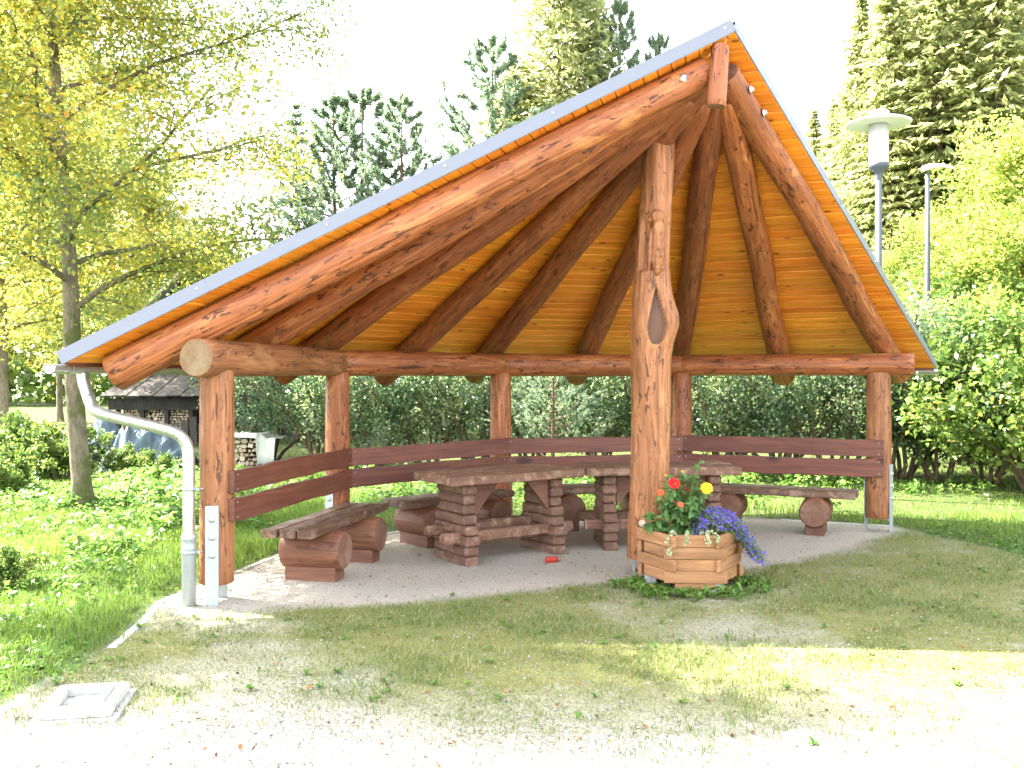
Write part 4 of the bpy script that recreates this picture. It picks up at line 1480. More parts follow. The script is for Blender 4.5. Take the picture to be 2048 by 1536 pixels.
# lobelia: a mound of fine stems, leaves and small violet flowers spilling over the right side
lt = thing('lobelia_plant', 'mound of violet-blue lobelia spilling over the right side of the planter', 'plant', PC + Vector((0.2, 0.0, 0.335)))
M['lleaf'] = leaf_mat('lobelia_leaf', [(0, (0.05, 0.10, 0.025)), (0.6, (0.12, 0.19, 0.04)), (1, (0.24, 0.27, 0.07))], 0.35, 0.55)
M['violet'] = leaf_mat('lobelia_petal', [(0, (0.06, 0.035, 0.33)), (0.6, (0.12, 0.065, 0.47)), (1, (0.20, 0.13, 0.58))], 0.3, 0.55)
LV, LF, LR, FV, FF, FR = [], [], [], [], [], []
mbs = MB()
for j in range(380):
    tx_ = random.uniform(-0.04, 0.60)
    ty_ = random.uniform(-0.30, 0.22) * (1 - 0.4 * max(0, tx_ - 0.25) / 0.35)
    base = PC + Vector((min(0.26, max(0.05, tx_ * 0.6)), max(-0.2, ty_ * 0.55), SOIL))
    dome = 0.60 - 0.26 * ((tx_ - 0.22) / 0.30) ** 2 - 0.9 * max(0, tx_ - 0.42) - 0.5 * (ty_ + 0.05) ** 2
    tip = PC + Vector((tx_, ty_, max(0.20, dome - random.random() ** 1.5 * 0.16)))
    pts = curve_pts(base, tip, (0.0, 0.0, 0.085), 7)
    mbs.tube(pts, 0.0014, 3, cap=False)
    for q in range(26):
        t = random.uniform(0.1, 1.0)
        ii = min(6, int(t * 7)); c = pts[ii].lerp(pts[ii + 1], t * 7 - ii)
        c = c + Vector((random.gauss(0, 0.010), random.gauss(0, 0.010), random.gauss(0, 0.010)))
        d = Vector((random.gauss(0, 1), random.gauss(0, 1), random.gauss(0.4, 0.7))).normalized()
        s = d.orthogonal().normalized() * random.uniform(0.003, 0.006)
        ln = random.uniform(0.012, 0.026)
        o = len(LV)
        LV += [c - s * 0.5, c + d * ln * 0.5 - s, c + d * ln, c + d * ln * 0.5 + s]
        LF.append((o, o + 1, o + 2, o + 3)); LR.append(random.random())
    for q in range(random.randint(3, 6)):
        t = random.uniform(0.5, 1.0)
        ii = min(6, int(t * 7)); c = pts[ii].lerp(pts[ii + 1], t * 7 - ii)
        c = c + Vector((random.gauss(0, 0.014), random.gauss(0, 0.014) - 0.006, random.gauss(0.004, 0.012)))
        z = Vector((random.gauss(0.1, 0.5), random.gauss(-0.7, 0.4), random.gauss(0.5, 0.4))).normalized()
        x = z.orthogonal().normalized(); y = z.cross(x)
        R_ = random.uniform(0.007, 0.0115); rc = random.random()
        for k in range(5):
            a2 = 2 * PI * k / 5 + rc * 6
            o = len(FV)
            e1_, e2_ = x * math.cos(a2) + y * math.sin(a2), x * -math.sin(a2) + y * math.cos(a2)
            FV += [c, c + e1_ * R_ * 0.7 + e2_ * R_ * 0.42, c + e1_ * R_ * 1.15 + z * 0.002, c + e1_ * R_ * 0.7 - e2_ * R_ * 0.42]
            FF.append((o, o + 1, o + 2, o + 3)); FR.append(rc)
obj('foliage', np_mesh('foliage', [tuple(v) for v in LV], LF, M['lleaf'], LR), None, lt)
obj('stem', mbs.mesh('stem', M['stem']), None, lt)
obj('flowers', np_mesh('flowers', [tuple(v) for v in FV], FF, M['violet'], FR), None, lt)['kind'] = 'stuff'

# pale trailing plant over the front rim
tt = thing('trailing_plant', 'pale cream round-leaved trailing plant hanging over the planter front', 'plant', PC + Vector((-0.05, -0.3, 0.335)))
M['cream'] = leaf_mat('cream_leaf', [(0, (0.15, 0.20, 0.10)), (0.5, (0.32, 0.33, 0.18)), (1, (0.46, 0.43, 0.26))], 0.25, 0.6)
LV, LF, LR = [], [], []
mbs = MB()
rim = PLANTER_TOP
for (x0, x1, y1, z1) in ((-0.12, -0.225, -0.325, 0.30), (-0.05, -0.10, -0.39, 0.395), (0.02, 0.055, -0.39, 0.385), (0.06, 0.13, -0.39, 0.415)):
    pts = [PC + Vector((x0, -0.2, SOIL)), PC + Vector(((x0 + x1) / 2, -0.30, rim + 0.035)), PC + Vector((x1, y1 - 0.0, rim + 0.012)), PC + Vector((x1, y1 - 0.02, (rim + z1) / 2)), PC + Vector((x1 + 0.004, y1 - 0.02, z1))]
    pts = chaikin(pts, 2)
    mbs.tube(pts, 0.0018, 4)
    for i, c in enumerate(pts):
        for q in range(2):
            R_ = random.uniform(0.006, 0.013)
            z = Vector((random.gauss(0, 0.4), -0.8, random.gauss(0.5, 0.4))).normalized()
            x = z.orthogonal().normalized(); y = z.cross(x)
            cc = c + Vector((random.gauss(0, 0.010), random.gauss(-0.008, 0.006), random.gauss(0, 0.008)))
            o = len(LV)
            LV += [cc + x * math.cos(k * PI / 3) * R_ + y * math.sin(k * PI / 3) * R_ for k in range(6)]
            LF.append(tuple(range(o, o + 6))); LR.append(random.random())
obj('foliage', np_mesh('foliage', [tuple(v) for v in LV], LF, M['cream'], LR), None, tt)
obj('stem', mbs.mesh('stem', M['stem']), None, tt)

# ------------------------------------------------------------------ street lamps
M['lampgrey'] = metal_mat('grey_lamp_pole', (0.055, 0.065, 0.08), 0.55, 0.0)
M['lampwhite'] = plain_mat('white_lamp_hat', (0.72, 0.72, 0.68), 0.4, 0.06)
def glass_mat():
    m, nt, b = mat_new('frosted_lamp_glass')
    b.inputs['Base Color'].default_value = (0.86, 0.87, 0.84, 1)
    b.inputs['Roughness'].default_value = 0.28
    b.inputs['Transmission Weight'].default_value = 0.45
    return m
M['lampglass'] = glass_mat()
def gz(x, y):
    return float(ground_z(np.array([x]), np.array([y]))[0])
lx, ly = 5.38 * 0.92, 13.5 * 0.92
l1 = thing('street_lamp', 'street lamp with a flat round hat over a clear cylinder, left of the two lamps', 'street lamp', (lx, ly, 0), 'street lamps beside the pavilion')
mb = MB(); mb.tube([(0, 0, -0.1), (0, 0, 4.35)], [0.052, 0.042], 16)
mb.lathe([(0.042, 4.3), (0.05, 4.36), (0.055, 4.42), (0.12, 4.46), (0.133, 4.50), (0.133, 4.53), (0, 4.53)], 20)
obj('pole', mb.mesh('pole', M['lampgrey']), (lx, ly, 0), l1)
mb = MB(); mb.lathe([(0.125, 4.53), (0.130, 5.05), (0.122, 5.05), (0.117, 4.53), (0.125, 4.53)], 24)
obj('glass_cylinder', mb.mesh('glass_cylinder', M['lampglass']), (lx, ly, 0), l1)
mb = MB(); mb.lathe([(0.0, 4.53), (0.10, 4.53), (0.10, 4.68), (0.04, 4.74), (0.03, 5.0), (0, 5.0)], 18)
obj('lamp_core', mb.mesh('lamp_core', M['lampwhite']), (lx, ly, 0), l1)
mb = MB(); mb.lathe([(0, 5.05), (0.36, 5.055), (0.415, 5.06), (0.42, 5.075), (0.36, 5.10), (0.15, 5.155), (0.14, 5.16), (0.14, 5.21), (0.12, 5.235), (0, 5.24)], 36)
obj('hat', mb.mesh('hat', M['lampwhite']), (lx, ly, 0), l1)
lx, ly = 8.13 * 0.93, 18 * 0.93
l2 = thing('street_lamp', 'street lamp with a slim curved arm head, right of the two lamps', 'street lamp', (lx, ly, 0), 'street lamps beside the pavilion')
mb = MB(); mb.tube([(0, 0, -0.1), (0, 0, 3), (0, 0, 5.35)], [0.06, 0.05, 0.04], 14)
obj('pole', mb.mesh('pole', M['lampgrey']), (lx, ly, 0), l2)
V, F = [], []
for i in range(9):
    t = i / 8
    x = -0.09 + 0.58 * t
    w = 0.075 * (1 - 0.75 * max(0, t - 0.55) / 0.45) if t > 0 else 0.05
    zc = 5.40 + 0.085 * math.sin(PI * (0.12 + 0.72 * t))
    th_ = 0.055 * (1 - 0.72 * t) + 0.006
    for (yy, zz) in ((-1, 0), (-0.6, 1), (0.6, 1), (1, 0), (0.8, -0.7), (-0.8, -0.7)):
        V.append((x, yy * w, zc + zz * th_))
for i in range(8):
    for q in range(6):
        F.append((i * 6 + q, i * 6 + (q + 1) % 6, i * 6 + 6 + (q + 1) % 6, i * 6 + 6 + q))
F += [tuple(range(5, -1, -1)), tuple(range(48, 54))]
mb = MB(); mb.add(V, F)
obj('lamp_head', mb.mesh('lamp_head', M['lampwhite']), (lx, ly, 0), l2)
# ------------------------------------------------------------------ trees and shrubs
M['bark'] = bark_mat('grey_bark', (0.20, 0.165, 0.115), 0.8)
M['bark2'] = bark_mat('brown_bark', (0.16, 0.11, 0.075))
M['leaf_alder'] = leaf_mat('yellowing_leaf', [(0.0, (0.10, 0.17, 0.07)), (0.35, (0.20, 0.25, 0.06)), (0.7, (0.37, 0.35, 0.05)), (0.92, (0.54, 0.42, 0.045)), (1.0, (0.54, 0.32, 0.07))], 0.56, 0.45)
M['leaf_bright'] = leaf_mat('bright_leaf', [(0.0, (0.11, 0.18, 0.035)), (0.5, (0.24, 0.31, 0.06)), (0.85, (0.38, 0.39, 0.09)), (1.0, (0.48, 0.38, 0.12))], 0.5, 0.45)
M['leaf_shrub'] = leaf_mat('dark_shrub_leaf', [(0.0, (0.035, 0.085, 0.045)), (0.5, (0.12, 0.185, 0.085)), (0.85, (0.25, 0.29, 0.12)), (1.0, (0.42, 0.38, 0.16))], 0.5, 0.24, 1.0, 0.8)
M['leaf_mid'] = leaf_mat('mid_green_leaf', [(0.0, (0.05, 0.10, 0.02)), (0.5, (0.11, 0.18, 0.035)), (0.85, (0.20, 0.25, 0.05)), (1.0, (0.34, 0.26, 0.08))], 0.38, 0.42)
M['needle'] = leaf_mat('spruce_needle', [(0.0, (0.14, 0.18, 0.065)), (0.5, (0.26, 0.295, 0.11)), (0.85, (0.36, 0.375, 0.16)), (1.0, (0.42, 0.36, 0.20))], 0.58, 0.5)
M['needle_blue'] = leaf_mat('pine_needle', [(0.0, (0.08, 0.14, 0.095)), (0.5, (0.17, 0.24, 0.145)), (0.9, (0.28, 0.32, 0.16)), (1.0, (0.34, 0.30, 0.14))], 0.55, 0.5)

def tubes_mesh(name, tubes, mat, seg=7):
    mb = MB()
    for pts, rad in tubes:
        mb.tube(pts, rad, seg if rad[0] > 0.03 else 5, cap=False)
    return mb.mesh(name, mat)

def decid(seed, H, zb, spread, nl, leaves, size, tr, top=None, wide=0.55, sig=0.16, ysub=6):
    """trunk tubes, limb tubes, leaf arrays of a broad-leaved tree standing at the origin"""
    R = random.Random(seed)
    w1, w2 = Wob(seed, 3, 0.35), Wob(seed + 9, 3, 0.35)
    tx = lambda z: (0.10 * H / 8) * w1(z) * min(1, z / 2) + ((top[0] if top else 0) * (z / H) ** 1.3)
    ty = lambda z: (0.10 * H / 8) * w2(z) * min(1, z / 2) + ((top[1] if top else 0) * (z / H) ** 1.3)
    zs = [-0.1, 0.0, 0.15, 0.4] + [0.4 + (H * 0.95 - 0.4) * i / 16 for i in range(1, 17)]
    tp = [Vector((tx(max(z, 0)), ty(max(z, 0)), z)) for z in zs]
    rad = [tr * (1.35 if z < 0.05 else 1.18 if z < 0.2 else 1.0) * max(0.06, (1 - z / H)) ** 0.75 for z in zs]
    trunk = [(tp, rad)]
    limbs, anchors, wts = [], [], []
    for i in range(nl):
        f = (i + R.random()) / nl
        z = zb + (H * 0.93 - zb) * f ** 0.9
        a = i * 2.4 + R.uniform(-0.5, 0.5)
        ln = spread * (0.35 + 0.75 * math.sin(PI * min(1, 0.22 + 0.75 * f)) ** 0.8) * R.uniform(0.75, 1.15)
        el = 0.25 + 0.75 * f + R.uniform(-0.2, 0.25)
        p = Vector((tx(z), ty(z), z))
        d = Vector((math.cos(a) * math.cos(el), math.sin(a) * math.cos(el), math.sin(el)))
        pts = [p]
        n = 7
        for j in range(n):
            d = (d + Vector((R.gauss(0, 0.16), R.gauss(0, 0.16), R.gauss(-0.02, 0.13)))).normalized()
            pts.append(pts[-1] + d * ln / n)
        r0 = tr * 0.36 * max(0.15, 1 - z / H) ** 0.6
        limbs.append((pts, [r0 * (1 - 0.85 * j / n) + 0.004 for j in range(n + 1)]))
        for j in range(ysub):
            t = 0.12 + 0.88 * (j + R.random()) / ysub
            ii = min(n - 1, int(t * n)); c = pts[ii].lerp(pts[ii + 1], t * n - ii)
            d2 = (d + Vector((R.gauss(0, 0.9), R.gauss(0, 0.9), R.gauss(0.05, 0.55)))).normalized()
            l2 = ln * R.uniform(0.22, 0.5) * (1.15 - 0.5 * t)
            q = [c]
            for s in range(4):
                d2 = (d2 + Vector((R.gauss(0, 0.25), R.gauss(0, 0.25), R.gauss(-0.06, 0.2)))).normalized()
                q.append(q[-1] + d2 * l2 / 4)
            limbs.append((q, [0.012 * tr / 0.15, 0.009, 0.007, 0.005, 0.003]))
            anchors.append([tuple(v) for v in q]); wts.append(l2)
    A = np.array(anchors)
    wts = np.array(wts); wts /= wts.sum()
    r = np.random.default_rng(seed)
    bi = r.choice(len(A), leaves, p=wts)
    t = r.uniform(0.1, 4.0, leaves) ; t = np.clip(t, 0, 3.999)
    i0 = t.astype(int); fr_ = (t - i0)[:, None]
    pos = A[bi, i0] * (1 - fr_) + A[bi, i0 + 1] * fr_ + r.normal(0, sig, (leaves, 3)) * np.array([1, 1, 0.8])
    nrm = r.normal(0, 0.6, (leaves, 3)); nrm[:, 2] += 0.75
    V, F = leaf_quads(pos, nrm, size * r.uniform(0.65, 1.35, leaves), 0.72)
    br = np.random.default_rng(seed + 1).uniform(-0.22, 0.22, len(A))
    rnd = np.clip(0.42 + br[bi] + r.normal(0, 0.2, leaves), 0, 1)
    return trunk, limbs, (V, F, rnd)

def tree_meshes(key, data, mleaf, mbark):
    trunk, limbs, (V, F, rnd) = data
    return (tubes_mesh('trunk', trunk, mbark, 14), tubes_mesh('limbs', limbs, mbark, 6) if limbs else None, np_mesh('crown', V, F, mleaf, rnd))

def plant_tree(name, label, cat, meshes, x, y, rz=0.0, sc=1.0, group=None, scz=None, z=None):
    mw = Matrix.Translation((x, y, (gz(x, y) if z is None else z))) @ Matrix.Rotation(rz, 4, 'Z') @ Matrix.Diagonal((sc, sc, scz or sc, 1))
    t = thing(name, label, cat, mw, group)
    for nm, me in zip(('trunk', 'branches', 'crown'), meshes):
        if me is not None:
            o = obj(nm, me, mw, t)
            if nm == 'branches':
                o['kind'] = 'stuff'
    return t

def at(u, Y):
    return (u - 1024) / 1840 * Y

alder = tree_meshes('alder', decid(5, 9.6, 2.3, 3.0, 42, 112000, 0.060, 0.120, (-0.9, 0.2), sig=0.19, ysub=11), M['leaf_alder'], M['bark'])
plant_tree('alder_tree', 'tall yellow-green leafy tree with mossy trunk left of the pavilion', 'tree', alder, -5.21, 11.2, 0.0)
plant_tree('alder_tree', 'yellowing tree at the left edge, its dark trunk behind the brush', 'tree', alder, at(6, 20.5), 20.5, 2.1, 0.95)
high = tree_meshes('high', decid(8, 8.6, 5.4, 1.5, 22, 17000, 0.085, 0.12, sig=0.2), M['leaf_alder'], M['bark'])
plant_tree('alder_tree', 'leafy tree just outside the left edge that shades the foreground', 'tree', high, -7.3, 7.5, 4.0)
plant_tree('alder_tree', 'pale sunlit tree behind the dark barn gable', 'tree', alder, at(330, 31), 31, 1.2, 0.85)
plant_tree('alder_tree', 'light green tree filling the gap right of the mossy trunk', 'tree', alder, at(150, 27), 27, 0.6, 1.35)
plant_tree('alder_tree', 'light green tree behind the tall left tree, nearest the left slope', 'tree', alder, at(120, 34), 34, 5.2, 1.0)

bright = tree_meshes('bright', decid(15, 8.5, 1.2, 3.2, 34, 30000, 0.115, 0.13, (0.3, 0), sig=0.22), M['leaf_bright'], M['bark2'])
for u, Y, s, rz, lab in ((1985, 20.0, 0.72, 0.4, 'bright yellow-green tree right of the curved-arm lamp'), (2120, 16.5, 0.70, 2.2, 'bright leafy tree cut by the right edge of the picture'),
                         (1905, 25.0, 0.66, 3.6, 'pale bright tree behind the curved-arm lamp pole'), (2060, 27.0, 0.85, 5.0, 'tall bright tree high at the right edge below the spruces'), (1800, 30.0, 0.62, 1.6, 'low bright tree between the two lamp poles')):
    plant_tree('broadleaf_tree', lab, 'tree', bright, at(u, Y), Y, rz, s, 'bright trees on the right')

# shrubs
def shrub(seed, H, W, nst, leaves, size, clumps=70, low=0.12, sig=0.14):
    R = random.Random(seed)
    r = np.random.default_rng(seed)
    stems = []
    cl = []
    for i in range(nst):
        a = 2 * PI * i / nst + R.uniform(-0.4, 0.4)
        d = Vector((math.cos(a) * 0.35, math.sin(a) * 0.35, 1)).normalized()
        p = Vector((math.cos(a) * 0.12, math.sin(a) * 0.12, -0.05))
        pts = [p]
        ln = H * R.uniform(0.65, 0.95)
        for j in range(7):
            d = (d + Vector((R.gauss(0, 0.14) + math.cos(a) * 0.05, R.gauss(0, 0.14) + math.sin(a) * 0.05, R.gauss(0, 0.08)))).normalized()
            pts.append(pts[-1] + d * ln / 7)
        stems.append((pts, [0.032 * (1 - 0.8 * j / 7) * H / 3 + 0.004 for j in range(8)]))
        for p in pts[3:]:
            cl.append(tuple(p))
    while len(cl) < clumps:
        v = r.normal(size=3); v /= np.linalg.norm(v)
        q = r.uniform(0.55, 1.0)
        c = (v[0] * W * q, v[1] * W * q, H * (0.55 + 0.45 * v[2] * q))
        if c[2] > H * low:
            cl.append(c)
    cl = np.array(cl)
    wt = r.uniform(0.4, 1.4, len(cl)); wt /= wt.sum()
    bi = r.choice(len(cl), leaves, p=wt)
    pos = cl[bi] + r.normal(0, sig * H / 2.6, (leaves, 3))
    pos[:, 2] = np.abs(pos[:, 2])
    nrm = r.normal(0, 0.7, (leaves, 3)); nrm[:, 2] += 0.6
    V, F = leaf_quads(pos, nrm, size * r.uniform(0.6, 1.4, leaves), 0.68)
    br = r.uniform(-0.2, 0.2, len(cl))
    return stems, None, (V, F, np.clip(0.42 + br[bi] + r.normal(0, 0.2, leaves), 0, 1))

shrubA = tree_meshes('shrubA', shrub(31, 3.0, 1.25, 9, 11500, 0.060, 80, 0.24, 0.125), M['leaf_shrub'], M['bark2'])
shrubB = tree_meshes('shrubB', shrub(32, 2.6, 1.4, 7, 9500, 0.056, 66, 0.34, 0.12), M['leaf_shrub'], M['bark2'])
shrubC = tree_meshes('shrubC', shrub(33, 2.8, 1.35, 8, 12000, 0.095, 80, 0.05, 0.16), M['leaf_mid'], M['bark2'])
shrubD = tree_meshes('shrubD', shrub(34, 1.1, 0.9, 9, 5200, 0.075, 60, 0.03, 0.17), M['leaf_mid'], M['bark2'])
hedge = [(535, 17.6, shrubA, 1.0, 'dark leafy shrub left of the second post, above the covered woodpile'),
         (640, 16.6, shrubA, 1.0, 'dark glossy shrub seen just left of the second post'),
         (745, 16.2, shrubB, 1.05, 'dark shrub with thin stems right of the second post'),
         (850, 16.6, shrubB, 1.1, 'open-stemmed dark shrub midway between second and third posts'),
         (950, 16.2, shrubA, 1.0, 'dark shrub directly left of the third post'),
         (1065, 17.0, shrubB, 1.1, 'dark shrub behind the blue-green pine bush right of the third post'),
         (1200, 16.4, shrubA, 1.0, 'dark shrub left of the carved centre post'),
         (1330, 16.0, shrubA, 1.0, 'dark shrub behind the fourth post'),
         (1450, 15.6, shrubA, 1.02, 'dense leafy shrub right of the fourth post'),
         (1565, 15.4, shrubA, 1.05, 'dense leafy shrub midway between the two right posts'),
         (1675, 15.0, shrubB, 1.15, 'dense leafy shrub left of the rightmost post'),
         (1800, 15.0, shrubA, 1.05, 'dark shrub just right of the rightmost post'),
         (1880, 14.6, shrubB, 1.05, 'twiggy shrub below the right end of the gutter')]
for n_, (u, Y, ms, s, lab) in enumerate(hedge):
    plant_tree('hedge_shrub', lab, 'shrub', ms, at(u, Y), Y, n_ * 1.7, s, 'shrubs in the hedge behind the pavilion')
for u, Y, ms, s, rz, lab in ((1975, 14.2, shrubC, 0.98, 0.5, 'broad-leaved green bush at the right, nearest the lawn'), (2075, 13.2, shrubC, 1.05, 2.5, 'broad-leaved green bush cut by the right edge'),
                             (1935, 17.2, shrubC, 1.35, 4.1, 'taller pale bush behind the right-hand bushes'), (2045, 18.0, shrubC, 1.5, 1.0, 'tall bright bush behind the bush at the right edge')):
    plant_tree('leafy_bush', lab, 'bush', ms, at(u, Y), Y, rz, s, 'bushes at the right edge')
for u, Y, s, rz, lab in ((40, 15.2, 1.0, 0.3, 'low leafy brush at the left edge'), (115, 14.6, 0.85, 1.9, 'low leafy brush left of the mossy trunk'), (250, 15.0, 0.5, 3.2, 'thin brush before the blue tarpaulin, right of the trunk'), (320, 14.9, 0.42, 4.4, 'small brush before the right end of the blue tarpaulin'), (18, 12.8, 0.62, 5.0, 'nettle clump low at the left edge')):
    plant_tree('low_brush', lab, 'brush', shrubD, at(u, Y), Y, rz, s, 'low brush in the left meadow')
plant_tree('nettle_clump', 'large-leaved nettle clump in the left foreground lawn', 'weed', shrubD, -3.95, 7.15, 0.7, 0.33)

# the same growth goes on past the right edge
for (x, y, ms, s, rz, nm, lab) in ((8.6, 11.4, shrubC, 1.1, 0.9, 'leafy_bush', 'broad-leaved bush first past the right edge'), (10.4, 10.4, shrubC, 1.2, 3.9, 'leafy_bush', 'broad-leaved bush second past the right edge'),
                                   (12.3, 13.0, bright, 0.75, 1.1, 'broadleaf_tree', 'bright tree standing first past the right edge'), (15.0, 11.0, bright, 0.85, 4.4, 'broadleaf_tree', 'bright tree standing second past the right edge'), (17.0, 19.0, bright, 1.0, 2.7, 'broadleaf_tree', 'tall bright tree farther past the right edge')):
    plant_tree(nm, lab, 'bush' if ms is shrubC else 'tree', ms, x, y, rz, s)

# conifers
def conifer(seed, H, wid, whorls, per, sprays, sl, sw, droop, tr, zb=0.06, power=0.9, sparse=1.0):
    R = random.Random(seed)
    r = np.random.default_rng(seed)
    trunk = [([Vector((0, 0, -0.2)), Vector((0.02, 0.01, H * 0.5)), Vector((0, 0, H))], [tr, tr * 0.55, 0.012])]
    limbs, P_, U_, N_ = [], [], [], []
    for i in range(whorls):
        f = (i + R.random() * 0.7) / whorls
        z = H * (zb + (0.985 - zb) * f)
        ln0 = wid * max(0.03, (1 - f)) ** power
        for j in range(per):
            a = 2 * PI * (j + R.random() * 0.8) / per + i * 1.3
            ln = ln0 * R.uniform(0.65, 1.15)
            el = 0.45 * f + 0.05 - droop * (1 - f)
            pts = []
            for s in range(5):
                t = s / 4
                x = ln * t
                zz = z + math.tan(el) * x - droop * 0.35 * ln * t * t + 0.22 * droop * ln * t ** 3
                pts.append(Vector((math.cos(a) * x, math.sin(a) * x, zz)))
            limbs.append((pts, [0.018 * (1 - f) + 0.006, 0.014 * (1 - f) + 0.005, 0.008, 0.006, 0.003]))
            n = max(3, int(sprays * (0.3 + ln / wid)))
            t = r.uniform(0.12, 1.0, n) ** 0.8
            x = ln * t
            side = r.uniform(-1, 1, n)
            sp_ = side * (0.18 + 0.22 * (1 - t)) * ln
            zz = z + math.tan(el) * x - droop * 0.35 * ln * t * t + 0.22 * droop * ln * t ** 3 - np.abs(sp_) * 0.25 * (1 if droop > 0.1 else 0) + r.normal(0, 0.02, n)
            ca, sa = math.cos(a), math.sin(a)
            P_.append(np.stack([ca * x - sa * sp_, sa * x + ca * sp_, zz], -1))
            ua = a + side * 0.9
            U_.append(np.stack([np.cos(ua), np.sin(ua), r.normal(-droop * 1.7, 0.4, n)], -1))
            nn = r.normal(0, 0.8, (n, 3)); nn[:, 2] += 0.8
            N_.append(nn)
    P_, U_, N_ = np.concatenate(P_), np.concatenate(U_), np.concatenate(N_)
    n = len(P_)
    V, F = leaf_quads(P_, N_, sl * r.uniform(0.6, 1.4, n), sw / sl, 0.05, U_)
    return trunk, limbs, (V, F, np.clip(r.normal(0.45, 0.24, n), 0, 1))

spruce_far = tree_meshes('sf', conifer(51, 24, 3.2, 60, 9, 20, 0.52, 0.15, 0.62, 0.22, 0.10, 0.7), M['needle'], M['bark2'])
spruce_near = tree_meshes('sn', conifer(52, 13, 3.3, 46, 10, 44, 0.26, 0.075, 0.15, 0.14, 0.05, 0.75), M['needle'], M['bark2'])
larch = tree_meshes('la', conifer(53, 9.2, 2.3, 34, 6, 44, 0.17, 0.045, 0.12, 0.08, 0.05, 0.9), M['needle_blue'], M['bark2'])

def pine(seed, H, wid, tr, tufts=1.0):
    R = random.Random(seed)
    r = np.random.default_rng(seed)
    trunk = [([Vector((0, 0, -0.2)), Vector((0.04, 0, H * 0.5)), Vector((0, 0.02, H))], [tr, tr * 0.6, 0.012])]
    limbs, base, dirs = [], [], []
    nw = int(H / 0.46)
    for i in range(nw):
        f = (i + 0.5) / nw
        z = H * (0.12 + 0.86 * f)
        for j in range(5):
            a = 2 * PI * (j + R.random() * 0.7) / 5 + i
            ln = wid * (1 - f) ** 0.75 * R.uniform(0.6, 1.15) + 0.16
            pts = []
            for s in range(6):
                t = s / 5
                pts.append(Vector((math.cos(a) * ln * t * (1 - 0.12 * t), math.sin(a) * ln * t * (1 - 0.12 * t), z + ln * (0.25 * t + 0.55 * t * t))))
            limbs.append((pts, [0.02 * (1 - f) + 0.008, 0.015 * (1 - f) + 0.007, 0.01, 0.008, 0.006, 0.005]))
            tips = [(pts, 1.0)]
            for s in range(int(3 + 5 * (1 - f))):
                t = R.uniform(0.35, 0.95)
                ii = min(4, int(t * 5)); c = pts[ii].lerp(pts[ii + 1], t * 5 - ii)
                d = Vector((math.cos(a + R.uniform(-1.2, 1.2)), math.sin(a + R.uniform(-1.2, 1.2)), R.uniform(0.3, 1.3))).normalized() * ln * R.uniform(0.14, 0.32)
                q = [c + d * s2 / 2 for s2 in range(3)]
                limbs.append((q, [0.007, 0.006, 0.004]))
                tips.append((q, 0.8))
            for q, k in tips:
                n = int(9 * tufts * (2 if k == 1.0 else 1))
                for s in range(n):
                    t = R.uniform(0.45 if k == 1 else 0.2, 1.0) * (len(q) - 1)
                    ii = min(len(q) - 2, int(t)); c = q[ii].lerp(q[ii + 1], t - ii)
                    base.append(tuple(c)); dirs.append(tuple((q[ii + 1] - q[ii]).normalized()))
    for s in range(int(70 * tufts)):
        base.append((0, 0, H - R.uniform(0, 0.5))); dirs.append((0, 0, 1))
    B, D = np.array(base), np.array(dirs)
    k = 4
    B = np.repeat(B, k, 0); D = np.repeat(D, k, 0)
    u = D * 0.9 + r.normal(0, 0.55, B.shape)
    u /= np.linalg.norm(u, axis=1, keepdims=True)
    ln = r.uniform(0.09, 0.15, len(B))
    V, F = leaf_quads(B + u * ln[:, None] * 0.5, r.normal(size=B.shape), ln, 0.17, 0.0, u)
    return trunk, limbs, (V, F, np.clip(r.normal(0.42, 0.25, len(B)), 0, 1))

pineA = tree_meshes('pa', pine(61, 8.8, 2.3, 0.09, 2.2), M['needle_blue'], M['bark2'])
pineB = tree_meshes('pb', pine(62, 8.0, 2.5, 0.09, 2.2), M['needle_blue'], M['bark2'])
def con(name, lab, ms, u, Y, ytop, H0, rz, grp=None, wide=1.0):
    """place a conifer of mesh height H0 so that its tip rises to the given height"""
    x = at(u, Y)
    g = gz(x, Y)
    H = CAMH + (754 - ytop) / 1840 * Y - g
    s = H / H0
    return plant_tree(name, lab, 'tree', ms, x, Y, rz, s * wide, grp, s)
con('larch_tree', 'slender thin-needled conifer, leftmost of those above the left roof edge', larch, 592, 24, 186, 9.2, 0.3, None, 1.15)
con('pine_tree', 'blue-green pine with two upright tips, second conifer above the left roof edge', pineA, 668, 25, 190, 8.8, 1.0, None, 1.15)
con('pine_tree', 'blue-green pine with a straight leader, third conifer above the left roof edge', pineB, 726, 25.5, 178, 8.0, 2.6, None, 1.15)
con('pine_tree', 'pale pine with a stout upright leader, nearest the roof edge on its left', pineA, 803, 24.5, 190, 8.8, 4.2, None, 1.1)
con('pine_tree', 'loose sunlit pine left of the tall spruce above the roof', pineB, 985, 26, 75, 8.0, 0.8, None, 1.0)
con('spruce_tree', 'tall dense spruce rising behind the roof, left of its peak', spruce_near, 1118, 27, -190, 13, 0.2)
con('spruce_tree', 'second spruce standing just right of the tall spruce behind the roof', spruce_near, 1172, 28, -120, 13, 2.2, None, 0.9)
con('spruce_tree', 'lower spruce skirt left of the tall spruce behind the roof', spruce_near, 1035, 27.5, 120, 13, 4.0, None, 1.5)
con('pine_tree', 'pale pine between the tall spruces and the roof peak', pineA, 1240, 27, -5, 8.8, 3.1, None, 0.7)
con('pine_tree', 'pine tip just above the roof edge near the peak', pineB, 1318, 27, 68, 8.0, 5.1, None, 0.6)
# pine bush seen under the roof
plant_tree('pine_bush', 'blue-green pine bush between the third post and the carved post', 'bush', pineB, at(1105, 14.4), 14.4, 0.6, 0.42, None, 0.30)

